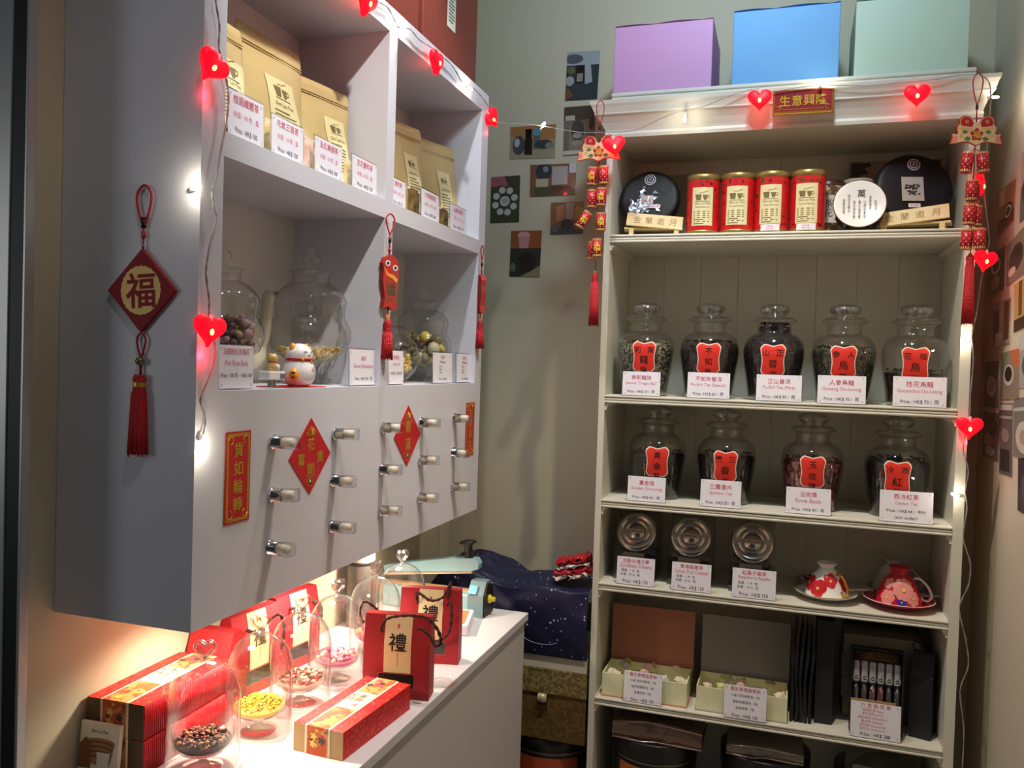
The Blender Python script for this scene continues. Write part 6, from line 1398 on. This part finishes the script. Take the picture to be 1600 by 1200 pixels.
t = thing('gift_bag', 'plain dark red gift bag standing behind the stacked gift boxes', 'gift bag', (-0.488, -0.945, ZCT), 0.0, 'red gift bags marked 禮' if False else None)
MB().prism([(0, 0), (0, 0.106), (0.016, 0.150), (0.040, 0.150), (0.056, 0.106), (0.056, 0)], -0.050, 0.040, 0, Matrix(((0, 0, 1, 0), (1, 0, 0, 0), (0, 1, 0, 0), (0, 0, 0, 1)))).build('body', M_REDD, t)
MB().box(-0.012, -0.0008, 0.03, 0.022, 0, 0.10).build('window', M_WIN, t)
# dark flask behind the domes
t = thing('dark_canister', 'dark grey glass canister with black rim behind the far domes', 'canister', (-0.500, -0.365, ZCT))
MB().lathe([(0, 0), (0.034, 0), (0.036, 0.004), (0.036, 0.150)], 32).build('body', mat('smoky_grey_glass', (84, 80, 76), 0.15, coat=0.5), t)
MB().lathe([(0.0365, 0.150), (0.0375, 0.152), (0.0375, 0.156), (0.0365, 0.158)], 32).build('rim', M_BLACK, t)
MB().lathe([(0.036, 0.158), (0.036, 0.195), (0.030, 0.205), (0, 0.207)], 32).build('lid', mat('grey_plastic_lid', (128, 124, 118), 0.4), t)
MB().box(0.030, -0.008, 0.02, 0.042, 0.008, 0.14, bev=0.003).build('handle', mat('tan_strap', (84, 72, 56), 0.5), t)
# heat sealer
M_SEAL = mat('pale_blue_enamel', (150, 190, 196), 0.35); M_SEALD = mat('grey_blue_enamel', (120, 146, 152), 0.35)
t = thing('heat_sealer', 'pale blue hand heat sealer with raised arm and black knob', 'heat sealer', (-0.268, -0.165, ZCT), 0)
b = MB().box(-0.255, -0.032, 0, -0.002, 0.032, 0.055, bev=0.004); b.build('base', M_SEAL, t)
MB().prism([(-0.036, 0), (-0.036, 0.056), (-0.022, 0.074), (-0.012, 0.088), (0.016, 0.088), (0.030, 0.07), (0.036, 0.0)], -0.012, 0.030, 0, Matrix(((0, 0, 1, 0), (1, 0, 0, 0), (0, 1, 0, 0), (0, 0, 0, 1)))).build('end_housing', M_SEALD, t)
MB().prism([(-0.033, 0.004), (-0.033, 0.054), (-0.014, 0.080), (0.014, 0.080), (0.032, 0.06), (0.033, 0.004)], 0.0302, 0.034, 0, Matrix(((0, 0, 1, 0), (1, 0, 0, 0), (0, 1, 0, 0), (0, 0, 0, 1)))).build('end_plate', M_BLACK, t)
MB().lathe([(0.011, 0), (0.011, 0.004), (0.007, 0.006), (0.006, 0.016), (0, 0.017)], 18, 0, T(0.034, 0.0, 0.042) @ RY(pi/2)).build('yellow_dial', mat('yellow_plastic', (226, 206, 40), 0.35), t)
MB().box(-0.250, -0.010, 0.055, -0.015, 0.010, 0.060).build('sealing_strip', mat('tan_teflon', (206, 160, 110), 0.5), t)
MB().rect(-0.010, -0.012, 0.012, 0.012, 0, T(-0.012+0.012, -0.033, 0.07) @ RX(0.9)).build('blue_label', mat('cyan_label', (120, 200, 220), 0.4), t)
A = T(-0.262, 0.004, 0.080) @ RY(-0.12)
MB().prism([(0.0, 0.004), (0.24, 0.0), (0.268, 0.004), (0.272, 0.018), (0.265, 0.032), (0.20, 0.036), (0.06, 0.026), (0.0, 0.020)], -0.014, 0.014, 0, A @ RX90).build('arm', M_SEAL, t)
MB().box(0.0, -0.006, -0.007, 0.248, 0.006, 0.001, 0, A).build('pressure_bar', mat('tan_bar', (226, 196, 160), 0.45), t)
MB().lathe([(0.012, 0), (0.0105, 0.030), (0.014, 0.036), (0.023, 0.040), (0.021, 0.044), (0.010, 0.048), (0, 0.049)], 24, 0, A @ T(0.242, 0, 0.032)).build('knob', mat('black_plastic', (30, 30, 28), 0.35), t)
t = thing('white_tray', 'small white box with orange print behind the second gift bag', 'box', (-0.285, -0.300, ZCT), 0.25)
MB().box(-0.06, -0.06, 0, 0.05, 0.07, 0.026, bev=0.003).build('body', M_PAPER, t)
MB().rect(-0.05, -0.05, 0.04, 0.06, 0, T(0, 0, 0.0265)).rect(-0.03, -0.02, 0.02, 0.03, 1, T(0, 0, 0.027)).build('top_print', [mat('orange_print', (226, 130, 80), 0.5), mat('dark_print', (70, 54, 50), 0.5)], t)
t = thing('glass_coaster', 'thin clear round lid lying on the counter beside the gift bags', 'coaster', (-0.168, -0.64, ZCT), 0)  # a loose clear lid lying flat
MB().lathe([(0, 0.001), (0.030, 0.001), (0.034, 0.002), (0.036, 0.0055)], 30).build('disc', M_GLASSD, t)

# ================= the nook between counter and bookcase =================
nx0, nx1 = -0.540, -0.006
t = thing('large_tea_tin', 'dark tin with orange-red label under the gold patterned box', 'tin', (-0.137, 0.135, 0.0005), 0, 'large dark tea tins')
MB().lathe([(0, 0), (0.125, 0), (0.125, 0.325)], 44).build('body', M_TINB, t); MB().lathe([(0.126, 0.323), (0.128, 0.327), (0.128, 0.352), (0.125, 0.354), (0, 0.354)], 44).build('lid', M_TINB, t)
MB().lathe([(0.1258, 0.308), (0.1270, 0.311), (0.1258, 0.314)], 44).build('rim', M_TINR, t); MB().lathe([(0.1258, 0.300), (0.1258, 0.02)], 20, 0, None, True, -pi/2-0.75, -pi/2+0.9).build('label', mat('red_orange_label', (176, 76, 40), 0.45), t)
M_GP = speck('gold_leaf_pattern', (150, 132, 88), (108, 92, 56), 190, 0.5, 0.4, 0); M_GP2 = speck('dark_gold_pattern', (112, 88, 48), (92, 72, 40), 130, 0.5, 0.4, 0)
t = thing('gold_box', 'gold patterned lidded box with small latch in the nook', 'box', (-0.215, 0.002, 0.355), 0)
MB().box(-0.200, 0.004, 0, 0.206, 0.26, 0.140, bev=0.001).build('body', M_GP2, t)
MB().box(-0.204, 0.0, 0.128, 0.208, 0.264, 0.196, bev=0.0015).build('lid', M_GP, t)
MB().lathe([(0.012, -0.012), (0.013, 0), (0.012, 0.012), (0, 0.012)], 16, 0, T(0.086, -0.001, 0.117) @ RY(pi/2)).build('latch', mat('pale_latch', (190, 178, 140), 0.35, 0.3), t)
MB().box(0.072, -0.002, 0.098, 0.100, 0, 0.130).build('latch_plate', mat('dark_latch_plate', (40, 32, 22), 0.5), t)
t = thing('white_carton', 'low off-white carton between the gold box and the navy cloth', 'box', (-0.215, 0.004, 0.5515), 0)
MB().box(-0.206, 0, 0, 0.206, 0.26, 0.036, bev=0.001).build('body', mat('off_white_card', (206, 200, 182), 0.55), t)
MB().box(-0.012, -0.0005, 0, -0.010, 0, 0.036).build('seam', mat('seam_grey', (120, 114, 100), 0.6), t)
# navy starry cloth bag
def navy(name, c):
    m = mat(name, c, 0.55, bump=0.1, bscale=200); nt = m.node_tree; b = nt.nodes['Principled BSDF']
    tc = nt.nodes.new('ShaderNodeTexCoord'); vo = nt.nodes.new('ShaderNodeTexVoronoi'); vo.inputs['Scale'].default_value = 95
    sep = nt.nodes.new('ShaderNodeSeparateColor'); sz = nt.nodes.new('ShaderNodeMath'); sz.operation = 'POWER'; sz.inputs[1].default_value = 4
    sc_ = nt.nodes.new('ShaderNodeMath'); sc_.operation = 'MULTIPLY'; sc_.inputs[1].default_value = 0.30
    lt = nt.nodes.new('ShaderNodeMath'); lt.operation = 'LESS_THAN'
    mx = nt.nodes.new('ShaderNodeMix'); mx.data_type = 'RGBA'; mx.inputs['A'].default_value = srgb(c)+(1,); mx.inputs['B'].default_value = srgb((190, 200, 230))+(1,)
    L = nt.links.new
    L(tc.outputs['Object'], vo.inputs['Vector']); L(vo.outputs['Color'], sep.inputs[0]); L(sep.outputs[0], sz.inputs[0]); L(sz.outputs[0], sc_.inputs[0])
    L(vo.outputs['Distance'], lt.inputs[0]); L(sc_.outputs[0], lt.inputs[1]); L(lt.outputs[0], mx.inputs['Factor']); L(mx.outputs['Result'], b.inputs['Base Color'])
    return m
M_NAVY = navy('navy_star_cloth', (13, 18, 58))
t = thing('navy_bag', 'crumpled navy star-print cloth bag heaped beside the bookcase', 'cloth bag', (-0.215, 0.004, 0.5885), 0)
def nav_top(x):
    # ridge height over x in [-0.32, 0.21]
    f = (x+0.34)/0.55
    return 0.226-0.022*f+0.012*math.sin(f*7.0)+0.007*math.sin(f*17+1)
def nav(u, v):
    x = -0.320+0.527*u
    H = nav_top(x)*min(1, 0.30+4*u)
    if v < 0.55:
        k = v/0.55; z = H*0.92*k; y = -0.006-0.014*math.sin(k*pi)
    else:
        k = (v-0.55)/0.45; z = H*0.92+H*0.08*math.sin(k*pi*0.9)-0.02*k*k; y = -0.006+0.27*k
    n1 = noise.noise(Vector((x*9, z*6+y*9, 3.3))); n2 = noise.noise(Vector((x*16+z*22, y*14, 8.1))); n3 = abs(noise.noise(Vector((x*5-z*14, y*9+z*3, 1.7))))
    amp = min(1, v*3)
    return (x, y-0.016*n1*amp*(v < 0.6)-0.008*n2*amp, max(z+(0.030*n1+0.022*n2-0.055*n3)*max(0, (v-0.25)), 0.0))
b = MB().grid(90, 70, nav)
b.build('cloth', M_NAVY, t)
q = MB()
for (cx, cz, s) in ((0.03, 0.16, 0.010), (0.08, 0.145, 0.008)):
    pass
pts = [(0.085+0.055*math.cos(a), -0.0275, 0.060+0.022*math.sin(a)) for a in [pi+0.35*i for i in range(8)]]
q.tube(smooth_path(pts, 3), 0.0009, 4)
q.build('printed_trail', mat('pale_blue_print', (150, 160, 200), 0.6), t)
# red folded bag on top
t = thing('red_bag', 'shiny red folded bag with white stripe on the navy cloth', 'bag', (-0.074, 0.086, 0.794), 0.12)
M_RB = mat('shiny_red_nylon', (168, 14, 30), 0.3, bump=0.4, bscale=30)
def fold(z, w, d, h, seed):
    q = MB()
    q.grid(24, 16, lambda u, v: (-w*0.9+2*w*u+0.01*noise.noise(Vector((v*4, u*3, seed))), -d+d*0.25*(1-math.cos(v*2*pi))*2+0.006*noise.noise(Vector((u*9, v*7, seed))), z+h*math.sin(v*2*pi)*(0.7+0.3*u)+0.010*noise.noise(Vector((u*7, v*5, seed+2)))+0.02*u))
    return q
fold(0.010, 0.052, 0.05, 0.016, 1).build('lower_fold', M_RB, t)
fold(0.042, 0.046, 0.05, 0.013, 4).build('upper_fold', M_RB, t)
fold(0.027, 0.044, 0.05, 0.006, 6).build('white_stripe', mat('off_white_nylon', (214, 206, 204), 0.45), t)
fold(-0.002, 0.050, 0.055, 0.007, 9).build('speckled_lining', speck('speckled_lining', (206, 190, 184), (60, 40, 44), 90, 0.62, 0.6, 0), t)
